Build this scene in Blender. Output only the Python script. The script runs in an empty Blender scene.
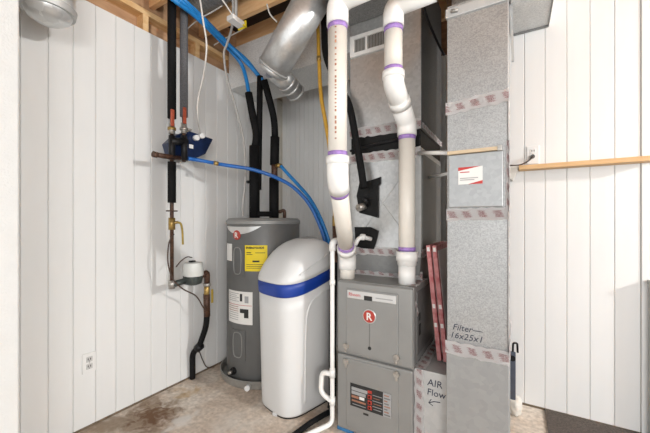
import bpy, bmesh, math, random
from mathutils import Vector, Matrix
random.seed(7)
sc = bpy.context.scene
C = sc.collection
PI = math.pi

# ---------------------------------------------------------------- camera
cam = bpy.data.objects.new('camera', bpy.data.cameras.new('camera'))
C.objects.link(cam)
cam.location = (0, 0, 1.22)
cam.rotation_euler = (PI / 2, 0, math.atan(190 / 315))
cam.data.sensor_width = 36
cam.data.lens = 36 * 315 / 650
cam.data.shift_y = 3.5 / 650
cam.data.clip_start = 0.02
sc.camera = cam

# ---------------------------------------------------------------- world, lights, exposure
world = bpy.data.worlds.new('world')
sc.world = world
world.use_nodes = True
bg = world.node_tree.nodes['Background']
bg.inputs[0].default_value = (0.97, 0.985, 1.0, 1)
bg.inputs[1].default_value = 0.95

def lamp(name, kind, loc, energy, color=(1, 1, 1), **kw):
    l = bpy.data.lights.new(name, kind)
    l.energy = energy
    l.color = color
    for k, v in kw.items():
        setattr(l, k, v)
    o = bpy.data.objects.new(name, l)
    C.objects.link(o)
    o.location = loc
    return o

bulb_light = lamp('bulb_light', 'POINT', (3.6, 1.30, 2.47), 370, (1, 0.995, 0.98), shadow_soft_size=0.10)
fill_light = lamp('fill_light', 'AREA', (1.5, -1.4, 1.55), 34, (1, 0.99, 0.975), shape='RECTANGLE', size=1.2, size_y=0.6)  # added soft fill behind the camera, not a fixture of the room
fill_light.rotation_euler = (Vector((-1.5, 1.7, 1.5)) - fill_light.location).to_track_quat('-Z', 'Y').to_euler()

sc.view_settings.view_transform = 'Standard'
sc.view_settings.look = 'None'
sc.view_settings.exposure = 0.72
sc.view_settings.gamma = 1.0
sc.view_settings.use_curve_mapping = False

# ---------------------------------------------------------------- materials
M = {}
def mat(name, col, rough=0.5, metal=0.0, var=0.0, scale=20.0, bump=0.0, bscale=60.0, spec=None, stretch=None, col2=None):
    m = bpy.data.materials.new(name)
    m.use_nodes = True
    nt = m.node_tree
    b = nt.nodes['Principled BSDF']
    b.inputs['Roughness'].default_value = rough
    b.inputs['Metallic'].default_value = metal
    b.inputs['Base Color'].default_value = (*col, 1)
    if spec is not None:
        b.inputs['Specular IOR Level'].default_value = spec
    tc = nt.nodes.new('ShaderNodeTexCoord')
    src = tc.outputs['Object']
    if stretch:
        mp = nt.nodes.new('ShaderNodeMapping')
        mp.inputs['Scale'].default_value = stretch
        nt.links.new(src, mp.inputs['Vector'])
        src = mp.outputs['Vector']
    if var or col2:
        n = nt.nodes.new('ShaderNodeTexNoise')
        n.inputs['Scale'].default_value = scale
        n.inputs['Detail'].default_value = 5
        nt.links.new(src, n.inputs['Vector'])
        r = nt.nodes.new('ShaderNodeValToRGB')
        r.color_ramp.elements[0].position = 0.3
        r.color_ramp.elements[1].position = 0.7
        c2 = col2 or tuple(min(1, c * (1 + var)) for c in col)
        c1 = col if col2 else tuple(c * (1 - var) for c in col)
        r.color_ramp.elements[0].color = (*c1, 1)
        r.color_ramp.elements[1].color = (*c2, 1)
        nt.links.new(n.outputs['Fac'], r.inputs['Fac'])
        nt.links.new(r.outputs['Color'], b.inputs['Base Color'])
    if bump:
        n2 = nt.nodes.new('ShaderNodeTexNoise')
        n2.inputs['Scale'].default_value = bscale
        n2.inputs['Detail'].default_value = 3
        nt.links.new(src, n2.inputs['Vector'])
        bp = nt.nodes.new('ShaderNodeBump')
        bp.inputs['Strength'].default_value = bump
        bp.inputs['Distance'].default_value = 0.004
        nt.links.new(n2.outputs['Fac'], bp.inputs['Height'])
        nt.links.new(bp.outputs['Normal'], b.inputs['Normal'])
    M[name] = m
    return m

mat('panel_white', (0.77, 0.772, 0.76), 0.55, var=0.03, scale=6, stretch=(1, 1, 0.25))
mat('plaster', (0.62, 0.62, 0.605), 0.8, var=0.02, scale=15, bump=0.6, bscale=110)
mat('groove_dark', (0.64, 0.61, 0.54), 0.8, var=0.05)
mat('furnace_grey', (0.285, 0.285, 0.275), 0.42, 0.25, var=0.05, scale=7)
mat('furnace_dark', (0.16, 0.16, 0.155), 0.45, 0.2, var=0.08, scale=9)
mat('heater_grey', (0.125, 0.126, 0.123), 0.45, 0.1, var=0.06, scale=10)
mat('heater_cap', (0.27, 0.27, 0.26), 0.45, 0.2, var=0.05)
mat('softener_white', (0.665, 0.665, 0.655), 0.4, var=0.015, scale=5)
mat('softener_shade', (0.60, 0.60, 0.585), 0.45, var=0.015, scale=5)
mat('softener_blue', (0.006, 0.040, 0.27), 0.45, var=0.08, scale=8)
mat('pvc', (0.72, 0.68, 0.61), 0.4, var=0.03, scale=12)
mat('pvc_fitting', (0.84, 0.83, 0.80), 0.35, var=0.02, scale=12)
mat('primer_purple', (0.33, 0.20, 0.50), 0.5, var=0.25, scale=50)
mat('wood_joist', (0.82, 0.46, 0.21), 0.7, col2=(0.93, 0.60, 0.32), scale=6, stretch=(1, 7, 7))
mat('wood_stud', (0.70, 0.42, 0.18), 0.7, col2=(0.86, 0.60, 0.32), scale=7, stretch=(6, 1.2, 6))
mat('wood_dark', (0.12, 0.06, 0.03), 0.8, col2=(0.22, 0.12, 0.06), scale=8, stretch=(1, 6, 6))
mat('wood_ply', (0.42, 0.24, 0.13), 0.8, col2=(0.56, 0.35, 0.20), scale=8, stretch=(5, 1.0, 5))
mat('wood_ledge', (0.60, 0.36, 0.16), 0.6, col2=(0.72, 0.47, 0.24), scale=9, stretch=(1, 8, 8))
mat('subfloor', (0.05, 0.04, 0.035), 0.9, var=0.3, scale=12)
mat('black_foam', (0.007, 0.007, 0.0075), 0.75, spec=0.2, var=0.3, scale=60, bump=0.3, bscale=200)
mat('grey_foam', (0.11, 0.11, 0.115), 0.8, var=0.3, scale=150, bump=0.4, bscale=250)
mat('black_tape', (0.006, 0.006, 0.006), 0.5, spec=0.25, var=0.3, scale=30, bump=0.8, bscale=80)
mat('black_plastic', (0.010, 0.010, 0.011), 0.45, spec=0.3, var=0.2)
mat('copper_old', (0.085, 0.042, 0.026), 0.5, 0.3, var=0.6, scale=60)
mat('brass', (0.40, 0.27, 0.09), 0.4, 0.7, var=0.3, scale=60)
mat('steel_fitting', (0.42, 0.40, 0.37), 0.4, 0.7, var=0.3, scale=70)
mat('handle_red', (0.40, 0.075, 0.035), 0.5, var=0.2, scale=60)
mat('handle_yellow', (0.42, 0.30, 0.05), 0.5, var=0.15, scale=60)
mat('housing_navy', (0.006, 0.017, 0.062), 0.3, var=0.3, scale=30)
mat('tube_blue', (0.015, 0.22, 0.58), 0.35, var=0.12, scale=25)
mat('tube_blue_deep', (0.012, 0.12, 0.42), 0.35, var=0.12, scale=25)
mat('cable_white', (0.66, 0.64, 0.60), 0.5, var=0.05, scale=40)
mat('cable_grey', (0.50, 0.49, 0.47), 0.5, var=0.05, scale=40)
mat('wire_dark', (0.06, 0.035, 0.025), 0.5, var=0.2)
mat('gas_yellow', (0.58, 0.33, 0.04), 0.45, var=0.12, scale=60, bump=0.2, bscale=200)
mat('label_white', (0.78, 0.77, 0.74), 0.6, var=0.02)
mat('label_yellow', (0.80, 0.62, 0.02), 0.6, var=0.03)
mat('ink_black', (0.02, 0.02, 0.02), 0.6, var=0.05)
mat('ink_navy', (0.03, 0.035, 0.06), 0.6, var=0.1)
mat('ink_red', (0.50, 0.035, 0.03), 0.5, var=0.05)
mat('ink_grey', (0.35, 0.35, 0.35), 0.6, var=0.05)
mat('label_orange', (0.34, 0.16, 0.10), 0.6, var=0.1)
mat('emblem_red', (0.42, 0.045, 0.03), 0.35, var=0.05)
mat('silver_plate', (0.62, 0.62, 0.61), 0.35, 0.5, var=0.04)
mat('pan_metal', (0.42, 0.41, 0.385), 0.4, 0.6, var=0.12, scale=20)
mat('plate_white', (0.78, 0.775, 0.76), 0.4, var=0.02)
mat('socket_grey', (0.55, 0.55, 0.54), 0.4, var=0.02)
mat('socket_dark', (0.10, 0.10, 0.10), 0.5, var=0.05)
mat('register_white', (0.72, 0.72, 0.70), 0.5, var=0.05, scale=30)
mat('register_dark', (0.13, 0.12, 0.10), 0.7, var=0.2)
mat('filter_pink', (0.42, 0.10, 0.11), 0.7, col2=(0.68, 0.34, 0.33), scale=30)
mat('filter_paper', (0.70, 0.62, 0.60), 0.8, var=0.05)
mat('meter_plastic', (0.62, 0.63, 0.60), 0.4, var=0.03)
mat('meter_body', (0.05, 0.06, 0.055), 0.45, 0.3, var=0.3, scale=40)
mat('tan_strip', (0.60, 0.47, 0.31), 0.6, var=0.08, scale=20, stretch=(1, 5, 5))
mat('slate_metal', (0.10, 0.115, 0.15), 0.4, 0.4, var=0.1)
mat('foam_white', (0.72, 0.69, 0.63), 0.9, var=0.08, scale=40, bump=0.6, bscale=120)
mat('cabinet_grey', (0.42, 0.43, 0.40), 0.5, var=0.03)
mat('shim_blue', (0.04, 0.17, 0.36), 0.5, var=0.2, scale=30)
mat('concrete_edge', (0.16, 0.12, 0.08), 0.9, var=0.3, scale=20)
mat('bulb_glow', (0.9, 0.88, 0.82), 0.4, var=0.01)
M['bulb_glow'].node_tree.nodes['Principled BSDF'].inputs['Emission Color'].default_value = (1, 0.95, 0.88, 1)
M['bulb_glow'].node_tree.nodes['Principled BSDF'].inputs['Emission Strength'].default_value = 6
mat('box_clear', (0.72, 0.74, 0.76), 0.15, 0.0, var=0.05)

def galv(name, lo, hi, metal=0.55, rough=0.42, scale=230):
    m = bpy.data.materials.new(name)
    m.use_nodes = True
    nt = m.node_tree
    b = nt.nodes['Principled BSDF']
    tc = nt.nodes.new('ShaderNodeTexCoord')
    v = nt.nodes.new('ShaderNodeTexVoronoi')
    v.inputs['Scale'].default_value = scale
    nt.links.new(tc.outputs['Object'], v.inputs['Vector'])
    sep = nt.nodes.new('ShaderNodeSeparateColor')
    nt.links.new(v.outputs['Color'], sep.inputs['Color'])
    n = nt.nodes.new('ShaderNodeTexNoise')
    n.inputs['Scale'].default_value = 6
    nt.links.new(tc.outputs['Object'], n.inputs['Vector'])
    mix = nt.nodes.new('ShaderNodeMath')
    mix.operation = 'MULTIPLY_ADD'
    mix.inputs[1].default_value = 0.6
    nt.links.new(sep.outputs['Red'], mix.inputs[0])
    mul = nt.nodes.new('ShaderNodeMath')
    mul.operation = 'MULTIPLY'
    mul.inputs[1].default_value = 0.4
    nt.links.new(n.outputs['Fac'], mul.inputs[0])
    nt.links.new(mul.outputs[0], mix.inputs[2])
    r = nt.nodes.new('ShaderNodeValToRGB')
    r.color_ramp.elements[0].color = (lo, lo * 1.01, lo * 1.0, 1)
    r.color_ramp.elements[1].color = (hi, hi * 1.005, hi * 0.99, 1)
    nt.links.new(mix.outputs[0], r.inputs['Fac'])
    nt.links.new(r.outputs['Color'], b.inputs['Base Color'])
    b.inputs['Metallic'].default_value = metal
    b.inputs['Roughness'].default_value = rough
    M[name] = m
galv('galv', 0.27, 0.50)
galv('galv_round', 0.58, 0.72, 0.65, 0.33, 60)
galv('door_metal', 0.34, 0.42, 0.7, 0.30, 60)
galv('galv_bright', 0.42, 0.56, 0.7, 0.34, 60)
galv('galv_plain', 0.30, 0.36, 0.35, 0.5, 40)
galv('galv_pale', 0.44, 0.52, 0.3, 0.5, 40)
galv('galv_dull', 0.17, 0.36, 0.5, 0.5, 230)
galv('galv_light', 0.55, 0.85, 0.2, 0.5, 200)
galv('galv_shaded', 0.05, 0.12, 0.3, 0.6, 230)  # near-black metal, shade of the plenum side put into the colour
galv('foil', 0.5, 0.85, 0.6, 0.3, 25)

def tape_mat():
    m = bpy.data.materials.new('foil_tape')
    m.use_nodes = True
    nt = m.node_tree
    L = nt.links
    b = nt.nodes['Principled BSDF']
    uv = nt.nodes.new('ShaderNodeUVMap')
    sx = nt.nodes.new('ShaderNodeSeparateXYZ')
    L.new(uv.outputs['UV'], sx.inputs[0])
    def math_(op, a, bb=None):
        n = nt.nodes.new('ShaderNodeMath')
        n.operation = op
        for i, q in enumerate((a, bb)):
            if q is None: continue
            if isinstance(q, (int, float)): n.inputs[i].default_value = q
            else: L.new(q, n.inputs[i])
        return n.outputs[0]
    noise = nt.nodes.new('ShaderNodeTexNoise')
    noise.inputs['Scale'].default_value = 25
    L.new(uv.outputs['UV'], noise.inputs['Vector'])
    wn = nt.nodes.new('ShaderNodeTexNoise')
    wn.inputs['Scale'].default_value = 130
    L.new(uv.outputs['UV'], wn.inputs['Vector'])
    ph = math_('ADD', math_('ADD', math_('MULTIPLY', sx.outputs[0], 100), math_('MULTIPLY', noise.outputs['Fac'], 5.0)), math_('MULTIPLY', sx.outputs[1], 2.6))
    bars = math_('GREATER_THAN', math_('SINE', ph), 0.05)
    band = math_('LESS_THAN', math_('ABSOLUTE', math_('SUBTRACT', sx.outputs[1], 0.5)), 0.27)
    wear = math_('GREATER_THAN', wn.outputs['Fac'], 0.47)
    f = math_('MULTIPLY', math_('MULTIPLY', bars, band), math_('MULTIPLY', wear, 0.75))
    mx = nt.nodes.new('ShaderNodeMix')
    mx.data_type = 'RGBA'
    mx.inputs['A'].default_value = (0.90, 0.87, 0.86, 1)
    mx.inputs['B'].default_value = (0.36, 0.05, 0.06, 1)
    L.new(f, mx.inputs['Factor'])
    L.new(mx.outputs['Result'], b.inputs['Base Color'])
    b.inputs['Roughness'].default_value = 0.4
    b.inputs['Metallic'].default_value = 0.0
    n2 = nt.nodes.new('ShaderNodeTexNoise')
    n2.inputs['Scale'].default_value = 90
    L.new(uv.outputs['UV'], n2.inputs['Vector'])
    bp = nt.nodes.new('ShaderNodeBump')
    bp.inputs['Strength'].default_value = 0.7
    bp.inputs['Distance'].default_value = 0.004
    L.new(n2.outputs['Fac'], bp.inputs['Height'])
    L.new(bp.outputs['Normal'], b.inputs['Normal'])
    M['foil_tape'] = m
tape_mat()

def floor_mat():
    m = bpy.data.materials.new('concrete')
    m.use_nodes = True
    nt = m.node_tree
    L = nt.links
    b = nt.nodes['Principled BSDF']
    b.inputs['Roughness'].default_value = 0.75
    tc = nt.nodes.new('ShaderNodeTexCoord')
    def noise(scale, det=6, dist=0.0):
        n = nt.nodes.new('ShaderNodeTexNoise')
        n.inputs['Scale'].default_value = scale
        n.inputs['Detail'].default_value = det
        n.inputs['Distortion'].default_value = dist
        L.new(tc.outputs['Object'], n.inputs['Vector'])
        return n.outputs['Fac']
    def ramp(fac, stops):
        r = nt.nodes.new('ShaderNodeValToRGB')
        while len(r.color_ramp.elements) < len(stops):
            r.color_ramp.elements.new(0.5)
        for e, (p, c) in zip(r.color_ramp.elements, stops):
            e.position = p
            e.color = (*c, 1)
        L.new(fac, r.inputs['Fac'])
        return r.outputs['Color']
    def mix(fac, a, c):
        x = nt.nodes.new('ShaderNodeMix')
        x.data_type = 'RGBA'
        L.new(fac, x.inputs['Factor'])
        L.new(a, x.inputs['A'])
        if isinstance(c, tuple): x.inputs['B'].default_value = (*c, 1)
        else: L.new(c, x.inputs['B'])
        return x.outputs['Result']
    base = ramp(noise(3.2, 8, 0.6), [(0.30, (0.50, 0.385, 0.30)), (0.5, (0.68, 0.575, 0.48)), (0.70, (0.84, 0.78, 0.70))])
    fine = ramp(noise(38, 6), [(0.35, (0.62, 0.60, 0.58)), (0.65, (1, 1, 1))])
    mm = nt.nodes.new('ShaderNodeMix')
    mm.data_type = 'RGBA'
    mm.blend_type = 'MULTIPLY'
    mm.inputs['Factor'].default_value = 0.75
    L.new(base, mm.inputs['A'])
    L.new(fine, mm.inputs['B'])
    col = mm.outputs['Result']
    def spot(cx, cy, rx, ry, colr, amount, dist):
        mp = nt.nodes.new('ShaderNodeMapping')
        mp.vector_type = 'POINT'
        mp.inputs['Location'].default_value = (-cx / rx, -cy / ry, 0)
        mp.inputs['Scale'].default_value = (1 / rx, 1 / ry, 1)
        L.new(tc.outputs['Object'], mp.inputs['Vector'])
        ln = nt.nodes.new('ShaderNodeVectorMath')
        ln.operation = 'LENGTH'
        L.new(mp.outputs['Vector'], ln.inputs[0])
        a = nt.nodes.new('ShaderNodeMath')
        a.operation = 'MULTIPLY_ADD'
        L.new(noise(dist, 6, 1.0), a.inputs[0])
        a.inputs[1].default_value = 2.4
        L.new(ln.outputs['Value'], a.inputs[2])
        rr = ramp(a.outputs[0], [(0.0, (amount,) * 3), (0.70, (amount * 0.9,) * 3), (0.98, (0, 0, 0))])
        mr = nt.nodes.new('ShaderNodeMath')
        mr.operation = 'MULTIPLY'
        L.new(a.outputs[0], mr.inputs[0])
        mr.inputs[1].default_value = 0.5
        nt.links.remove(rr.node.inputs['Fac'].links[0])
        L.new(mr.outputs[0], rr.node.inputs['Fac'])
        return rr
    for args in [(-1.97, 1.02, 0.42, 0.46, (0.20, 0.13, 0.07), 0.8, 9), (-1.93, 1.13, 0.22, 0.17, (0.13, 0.055, 0.018), 0.95, 22),
                 (-1.98, 1.42, 0.14, 0.12, (0.46, 0.27, 0.08), 0.6, 8), (-1.72, 1.20, 0.09, 0.16, (0.76, 0.73, 0.69), 0.8, 9),
                 (-1.45, 1.30, 0.25, 0.2, (0.70, 0.66, 0.60), 0.5, 6)]:
        s = spot(*args[:4], args[4], args[5], args[6])
        col = mix(s, col, args[4])
    L.new(col, b.inputs['Base Color'])
    bp = nt.nodes.new('ShaderNodeBump')
    bp.inputs['Strength'].default_value = 0.35
    bp.inputs['Distance'].default_value = 0.004
    L.new(noise(60, 5), bp.inputs['Height'])
    L.new(bp.outputs['Normal'], b.inputs['Normal'])
    M['concrete'] = m
floor_mat()
mat('carpet', (0.055, 0.045, 0.038), 0.95, col2=(0.14, 0.115, 0.10), scale=130, bump=1.0, bscale=300)

# ---------------------------------------------------------------- helpers
ORG = {}
def org(parent):
    return ORG.get(parent.name, Vector((0, 0, 0))) if parent else Vector((0, 0, 0))

def link(name, me, m, parent=None, smooth=False, at=None):
    """one mesh object; its mesh is given in world metres and stored about its thing's base"""
    o = bpy.data.objects.new(name, me)
    C.objects.link(o)
    if m: me.materials.append(M[m])
    if smooth:
        for p in me.polygons: p.use_smooth = True
    if parent:
        w = org(parent)
        me.transform(Matrix.Translation(-w))
        o.parent = parent
        ORG[o.name] = w
    else:
        w = Vector(at) if at is not None else Vector((0, 0, 0))
        me.transform(Matrix.Translation(-w))
        o.location = w
        ORG[o.name] = w
    return o

def tag(o, label, cat, group=None, kind=None):
    if label: o['label'] = label
    if cat: o['category'] = cat
    if group: o['group'] = group
    if kind: o['kind'] = kind
    return o

def thing(name, label, cat, loc, group=None):
    o = bpy.data.objects.new(name, None)
    o.empty_display_size = 0.05
    C.objects.link(o)
    o.location = loc
    ORG[o.name] = Vector(loc)
    return tag(o, label, cat, group)

def me_from(bm, name):
    bmesh.ops.recalc_face_normals(bm, faces=bm.faces)
    me = bpy.data.meshes.new(name)
    bm.to_mesh(me)
    bm.free()
    return me

def bm_box(bm, lo, hi):
    vs = [bm.verts.new((x, y, z)) for z in (lo[2], hi[2]) for y in (lo[1], hi[1]) for x in (lo[0], hi[0])]
    for f in ((0, 2, 3, 1), (4, 5, 7, 6), (0, 1, 5, 4), (2, 6, 7, 3), (0, 4, 6, 2), (1, 3, 7, 5)):
        bm.faces.new([vs[i] for i in f])

def box(name, lo, hi, m, parent=None, bev=0.0, seg=2, at=None, rot=None):
    bm = bmesh.new()
    bm_box(bm, lo, hi)
    if bev:
        bmesh.ops.bevel(bm, geom=bm.edges[:], offset=bev, segments=seg, profile=0.5, affect='EDGES')
    if rot:   # (pivot, axis, angle)
        bmesh.ops.rotate(bm, verts=bm.verts, cent=rot[0], matrix=Matrix.Rotation(rot[2], 3, rot[1]))
    return link(name, me_from(bm, name), m, parent, at=at)

def boxes(name, lst, m, parent=None, at=None):
    bm = bmesh.new()
    for lo, hi in lst: bm_box(bm, lo, hi)
    return link(name, me_from(bm, name), m, parent, at=at)

def spline(pts, n=8):
    pts = [Vector(p) for p in pts]
    if len(pts) < 3: return pts
    P = [2 * pts[0] - pts[1]] + pts + [2 * pts[-1] - pts[-2]]
    out = []
    for i in range(1, len(P) - 2):
        p0, p1, p2, p3 = P[i - 1:i + 3]
        for k in range(n):
            t = k / n
            out.append(0.5 * ((2 * p1) + (p2 - p0) * t + (2 * p0 - 5 * p1 + 4 * p2 - p3) * t * t + (3 * p1 - p0 - 3 * p2 + p3) * t ** 3))
    out.append(pts[-1])
    return out

def rounded(pts, rad, n=6):
    """polyline with its corners rounded by arcs of about rad"""
    pts = [Vector(p) for p in pts]
    out = [pts[0]]
    for i in range(1, len(pts) - 1):
        a, b, c = pts[i - 1], pts[i], pts[i + 1]
        d1, d2 = (a - b), (c - b)
        r = min(rad, d1.length * 0.49, d2.length * 0.49)
        p1, p2 = b + d1.normalized() * r, b + d2.normalized() * r
        for k in range(n + 1):
            t = k / n
            out.append((1 - t) ** 2 * p1 + 2 * t * (1 - t) * b + t * t * p2)
    out.append(pts[-1])
    return out

def bm_tube(bm, path, r, seg=14, caps=True):
    path = [Vector(p) for p in path]
    rs = r if isinstance(r, (list, tuple)) else [r] * len(path)
    rings = []
    prev = None
    for i, p in enumerate(path):
        t = (path[min(i + 1, len(path) - 1)] - path[max(i - 1, 0)]).normalized()
        if prev is None:
            ref = Vector((0, 0, 1)) if abs(t.z) < 0.9 else Vector((0, 1, 0))
            nrm = t.cross(ref).normalized()
        else:
            nrm = (prev - t * prev.dot(t)).normalized()
        prev = nrm
        bn = t.cross(nrm)
        rings.append([bm.verts.new(p + (nrm * math.cos(2 * PI * k / seg) + bn * math.sin(2 * PI * k / seg)) * rs[i]) for k in range(seg)])
    for a, b in zip(rings, rings[1:]):
        for k in range(seg):
            bm.faces.new((a[k], a[(k + 1) % seg], b[(k + 1) % seg], b[k])).smooth = True
    if caps:
        bm.faces.new(rings[0][::-1])
        bm.faces.new(rings[-1])

def tube(name, path, r, m, parent=None, seg=14, at=None, caps=True):
    bm = bmesh.new()
    bm_tube(bm, path, r, seg, caps)
    return link(name, me_from(bm, name), m, parent, at=at)

def lathe(name, prof, cx, cy, m, parent=None, seg=48, at=None, smooth=True):
    """profile of (radius, z) turned about the vertical through cx, cy"""
    bm = bmesh.new()
    rings = []
    for r, z in prof:
        rings.append([bm.verts.new((cx + max(r, 1e-4) * math.cos(2 * PI * k / seg), cy + max(r, 1e-4) * math.sin(2 * PI * k / seg), z)) for k in range(seg)])
    for a, b in zip(rings, rings[1:]):
        for k in range(seg):
            bm.faces.new((a[k], a[(k + 1) % seg], b[(k + 1) % seg], b[k])).smooth = smooth
    bm.faces.new(rings[0][::-1])
    bm.faces.new(rings[-1])
    o = link(name, me_from(bm, name), m, parent, at=at)
    try:
        o.data.set_sharp_from_angle(angle=math.radians(40))
    except Exception:
        pass
    return o

def prism(name, poly, vec, m, parent=None, bev=0.0, at=None):
    """a flat polygon of 3-D points pushed along vec"""
    bm = bmesh.new()
    v = Vector(vec)
    a = [bm.verts.new(Vector(p)) for p in poly]
    b = [bm.verts.new(Vector(p) + v) for p in poly]
    n = len(poly)
    bm.faces.new(a)
    bm.faces.new(b[::-1])
    for i in range(n):
        bm.faces.new((a[i], b[i], b[(i + 1) % n], a[(i + 1) % n]))
    if bev:
        bmesh.ops.bevel(bm, geom=bm.edges[:], offset=bev, segments=2, profile=0.5, affect='EDGES')
    return link(name, me_from(bm, name), m, parent, at=at)

def arc_patch(name, cx, cy, r, a0, a1, z0, z1, m, parent, th=0.003, seg=12, shape=None):
    """a thin sheet wrapped on a cylinder, angles in degrees"""
    bm = bmesh.new()
    g = []
    for rr in (r, r + th):
        for k in range(seg + 1):
            t = k / seg
            a = math.radians(a0 + (a1 - a0) * t)
            zl, zh = (z0, z1) if shape is None else shape(t)
            for z in (zl, zh):
                g.append(bm.verts.new((cx + rr * math.cos(a), cy + rr * math.sin(a), z)))
    def V(layer, k, j): return g[layer * 2 * (seg + 1) + 2 * k + j]
    for k in range(seg):
        bm.faces.new((V(1, k, 0), V(1, k + 1, 0), V(1, k + 1, 1), V(1, k, 1)))
        bm.faces.new((V(0, k, 1), V(0, k + 1, 1), V(0, k + 1, 0), V(0, k, 0)))
        for j in (0, 1):
            bm.faces.new((V(0, k, j), V(0, k + 1, j), V(1, k + 1, j), V(1, k, j)))
    for k in (0, seg):
        bm.faces.new((V(0, k, 0), V(1, k, 0), V(1, k, 1), V(0, k, 1)))
    return link(name, me_from(bm, name), m, parent)

def text(name, body, size, m, parent, origin, xdir=(1, 0, 0), zdir=(0, 0, 1), th=0.0006, shear=0.0, wrap=None, align='LEFT', bold=0.0, sx=1.0):
    cu = bpy.data.curves.new(name, 'FONT')
    cu.body = body
    cu.size = size
    cu.extrude = th
    cu.shear = shear
    cu.align_x = align
    cu.offset = bold
    cu.resolution_u = 2
    tmp = bpy.data.objects.new('text_tmp', cu)
    C.objects.link(tmp)
    dg = bpy.context.evaluated_depsgraph_get()
    me = bpy.data.meshes.new_from_object(tmp.evaluated_get(dg))
    bpy.data.objects.remove(tmp)
    bpy.data.curves.remove(cu)
    X, Z = Vector(xdir).normalized(), Vector(zdir).normalized()
    Nn = X.cross(Z)
    O = Vector(origin)
    for v in me.vertices:
        x, y, d = v.co
        x *= sx
        if wrap:       # cx, cy, r, start angle (radians), z
            a = wrap[3] + x / wrap[2]
            rr = wrap[2] + d
            v.co = Vector((wrap[0] + rr * math.cos(a), wrap[1] + rr * math.sin(a), wrap[4] + y))
        else:
            v.co = O + X * x + Z * y + Nn * d
    me.name = name
    return link(name, me, m, parent)

def tape(name, p0, p1, up, width, nrm, parent, n=None, jit=0.004, lift=0.002):
    """a hand-laid strip of printed foil tape, edges uneven"""
    p0, p1, up, nrm = Vector(p0), Vector(p1), Vector(up).normalized(), Vector(nrm).normalized()
    L = (p1 - p0).length
    n = n or max(6, int(L / 0.02))
    bm = bmesh.new()
    uvl = bm.loops.layers.uv.new('UVMap')
    rows = []
    u0 = random.random()
    for i in range(n + 1):
        c = p0.lerp(p1, i / n)
        row = []
        for j in range(4):
            s = (j / 3 - 0.5)
            e = random.uniform(-jit, jit) if j in (0, 3) else 0
            row.append(bm.verts.new(c + up * (s * width + e) + nrm * (lift + random.uniform(0, 0.003))))
        rows.append(row)
    for i in range(n):
        for j in range(3):
            f = bm.faces.new((rows[i][j], rows[i + 1][j], rows[i + 1][j + 1], rows[i][j + 1]))
            for lp, (a, b) in zip(f.loops, ((i, j), (i + 1, j), (i + 1, j + 1), (i, j + 1))):
                lp[uvl].uv = (u0 + a / n * L, b / 3)
    r = bmesh.ops.solidify(bm, geom=bm.faces[:], thickness=0.0012)
    return link(name, me_from(bm, name), 'foil_tape', parent)

# ================================================================ THE SETTING
LX = -2.15          # inner face of the left wall
BY = 2.67           # back wall
RY = 2.46           # right wall
# floor
f = box('floor', (-2.4, -1.6, -0.08), (4.4, 2.85, 0.0), 'concrete'); tag(f, 'bare stained concrete basement floor', 'floor', kind='structure')
c = box('carpet', (0.163, -1.6, 0.0), (4.4, RY - 0.002, 0.012), 'carpet', at=(1.0, 0.5, 0)); tag(c, 'dark brown carpet edge on the floor beside the right wall', 'carpet')

def plank_mesh(name, w, t, hgt, axis):
    """one panelling board with eased long edges; base at z=0; axis is the run of the wall"""
    e = 0.003
    prof = [(0.0, 0.0), (0.0, t - e), (e, t), (w - e, t), (w, t - e), (w, 0.0)]
    bm = bmesh.new()
    lo, hi = [], []
    for a, d in prof:
        p = (d, a) if axis == 'y' else (a, -d)
        lo.append(bm.verts.new((p[0], p[1], 0)))
        hi.append(bm.verts.new((p[0], p[1], hgt)))
    n = len(prof)
    for i in range(n):
        bm.faces.new((lo[i], lo[(i + 1) % n], hi[(i + 1) % n], hi[i]))
    bm.faces.new(lo)
    bm.faces.new(hi)
    me = me_from(bm, name)
    me.materials.append(M['panel_white'])
    return me

def planks(parent, start, step, count, base, axis, hgt, t=0.008, gap=0.0016, z0=0.012):
    me = plank_mesh('plank', step - gap, t, hgt, axis)
    for i in range(count):
        o = bpy.data.objects.new('plank', me)
        C.objects.link(o)
        o.parent = parent
        a = start + i * step
        o.location = (base, a, z0) if axis == 'y' else (a, base, z0)

# left wall: backing, boards, exposed framing above
wl = box('wall_left', (LX - 0.10, -1.0, 0.0), (LX - 0.008, BY + 0.1, 2.50), 'groove_dark'); tag(wl, 'white grooved panelling on the left wall', 'wall', kind='structure')
planks(wl, 0.459 - 0.112, 0.1120, 20, LX - 0.008, 'y', 2.493)
box('back_board', (LX - 0.10, -1.0, 2.50), (LX - 0.085, BY + 0.1, 2.98), 'wood_ply', wl)
box('top_plate', (LX - 0.085, -1.0, 2.62), (LX - 0.005, BY, 2.657), 'wood_stud', wl, 0.002)
for y in (0.80, 1.19, 1.60, 2.01, 2.42):
    box('stud', (LX - 0.085, y, 2.50), (LX - 0.006, y + 0.038, 2.62), 'wood_stud', wl, 0.002)
box('floor_gap', (LX - 0.002, -1.0, 0.0), (LX + 0.004, BY, 0.012), 'concrete_edge', wl)
# back wall behind the heater
wb = box('wall_back', (LX - 0.10, BY + 0.006, 0.0), (0.0, BY + 0.1, 2.55), 'groove_dark'); tag(wb, 'white narrow beaded panelling behind the water heater', 'wall', kind='structure')
planks(wb, LX + 0.002, 0.0575, 31, BY + 0.006, 'x', 2.535, 0.006, 0.002)
box('header_board', (LX, BY, 2.55), (-0.44, BY + 0.1, 2.972), 'wood_dark', wb)
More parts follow.
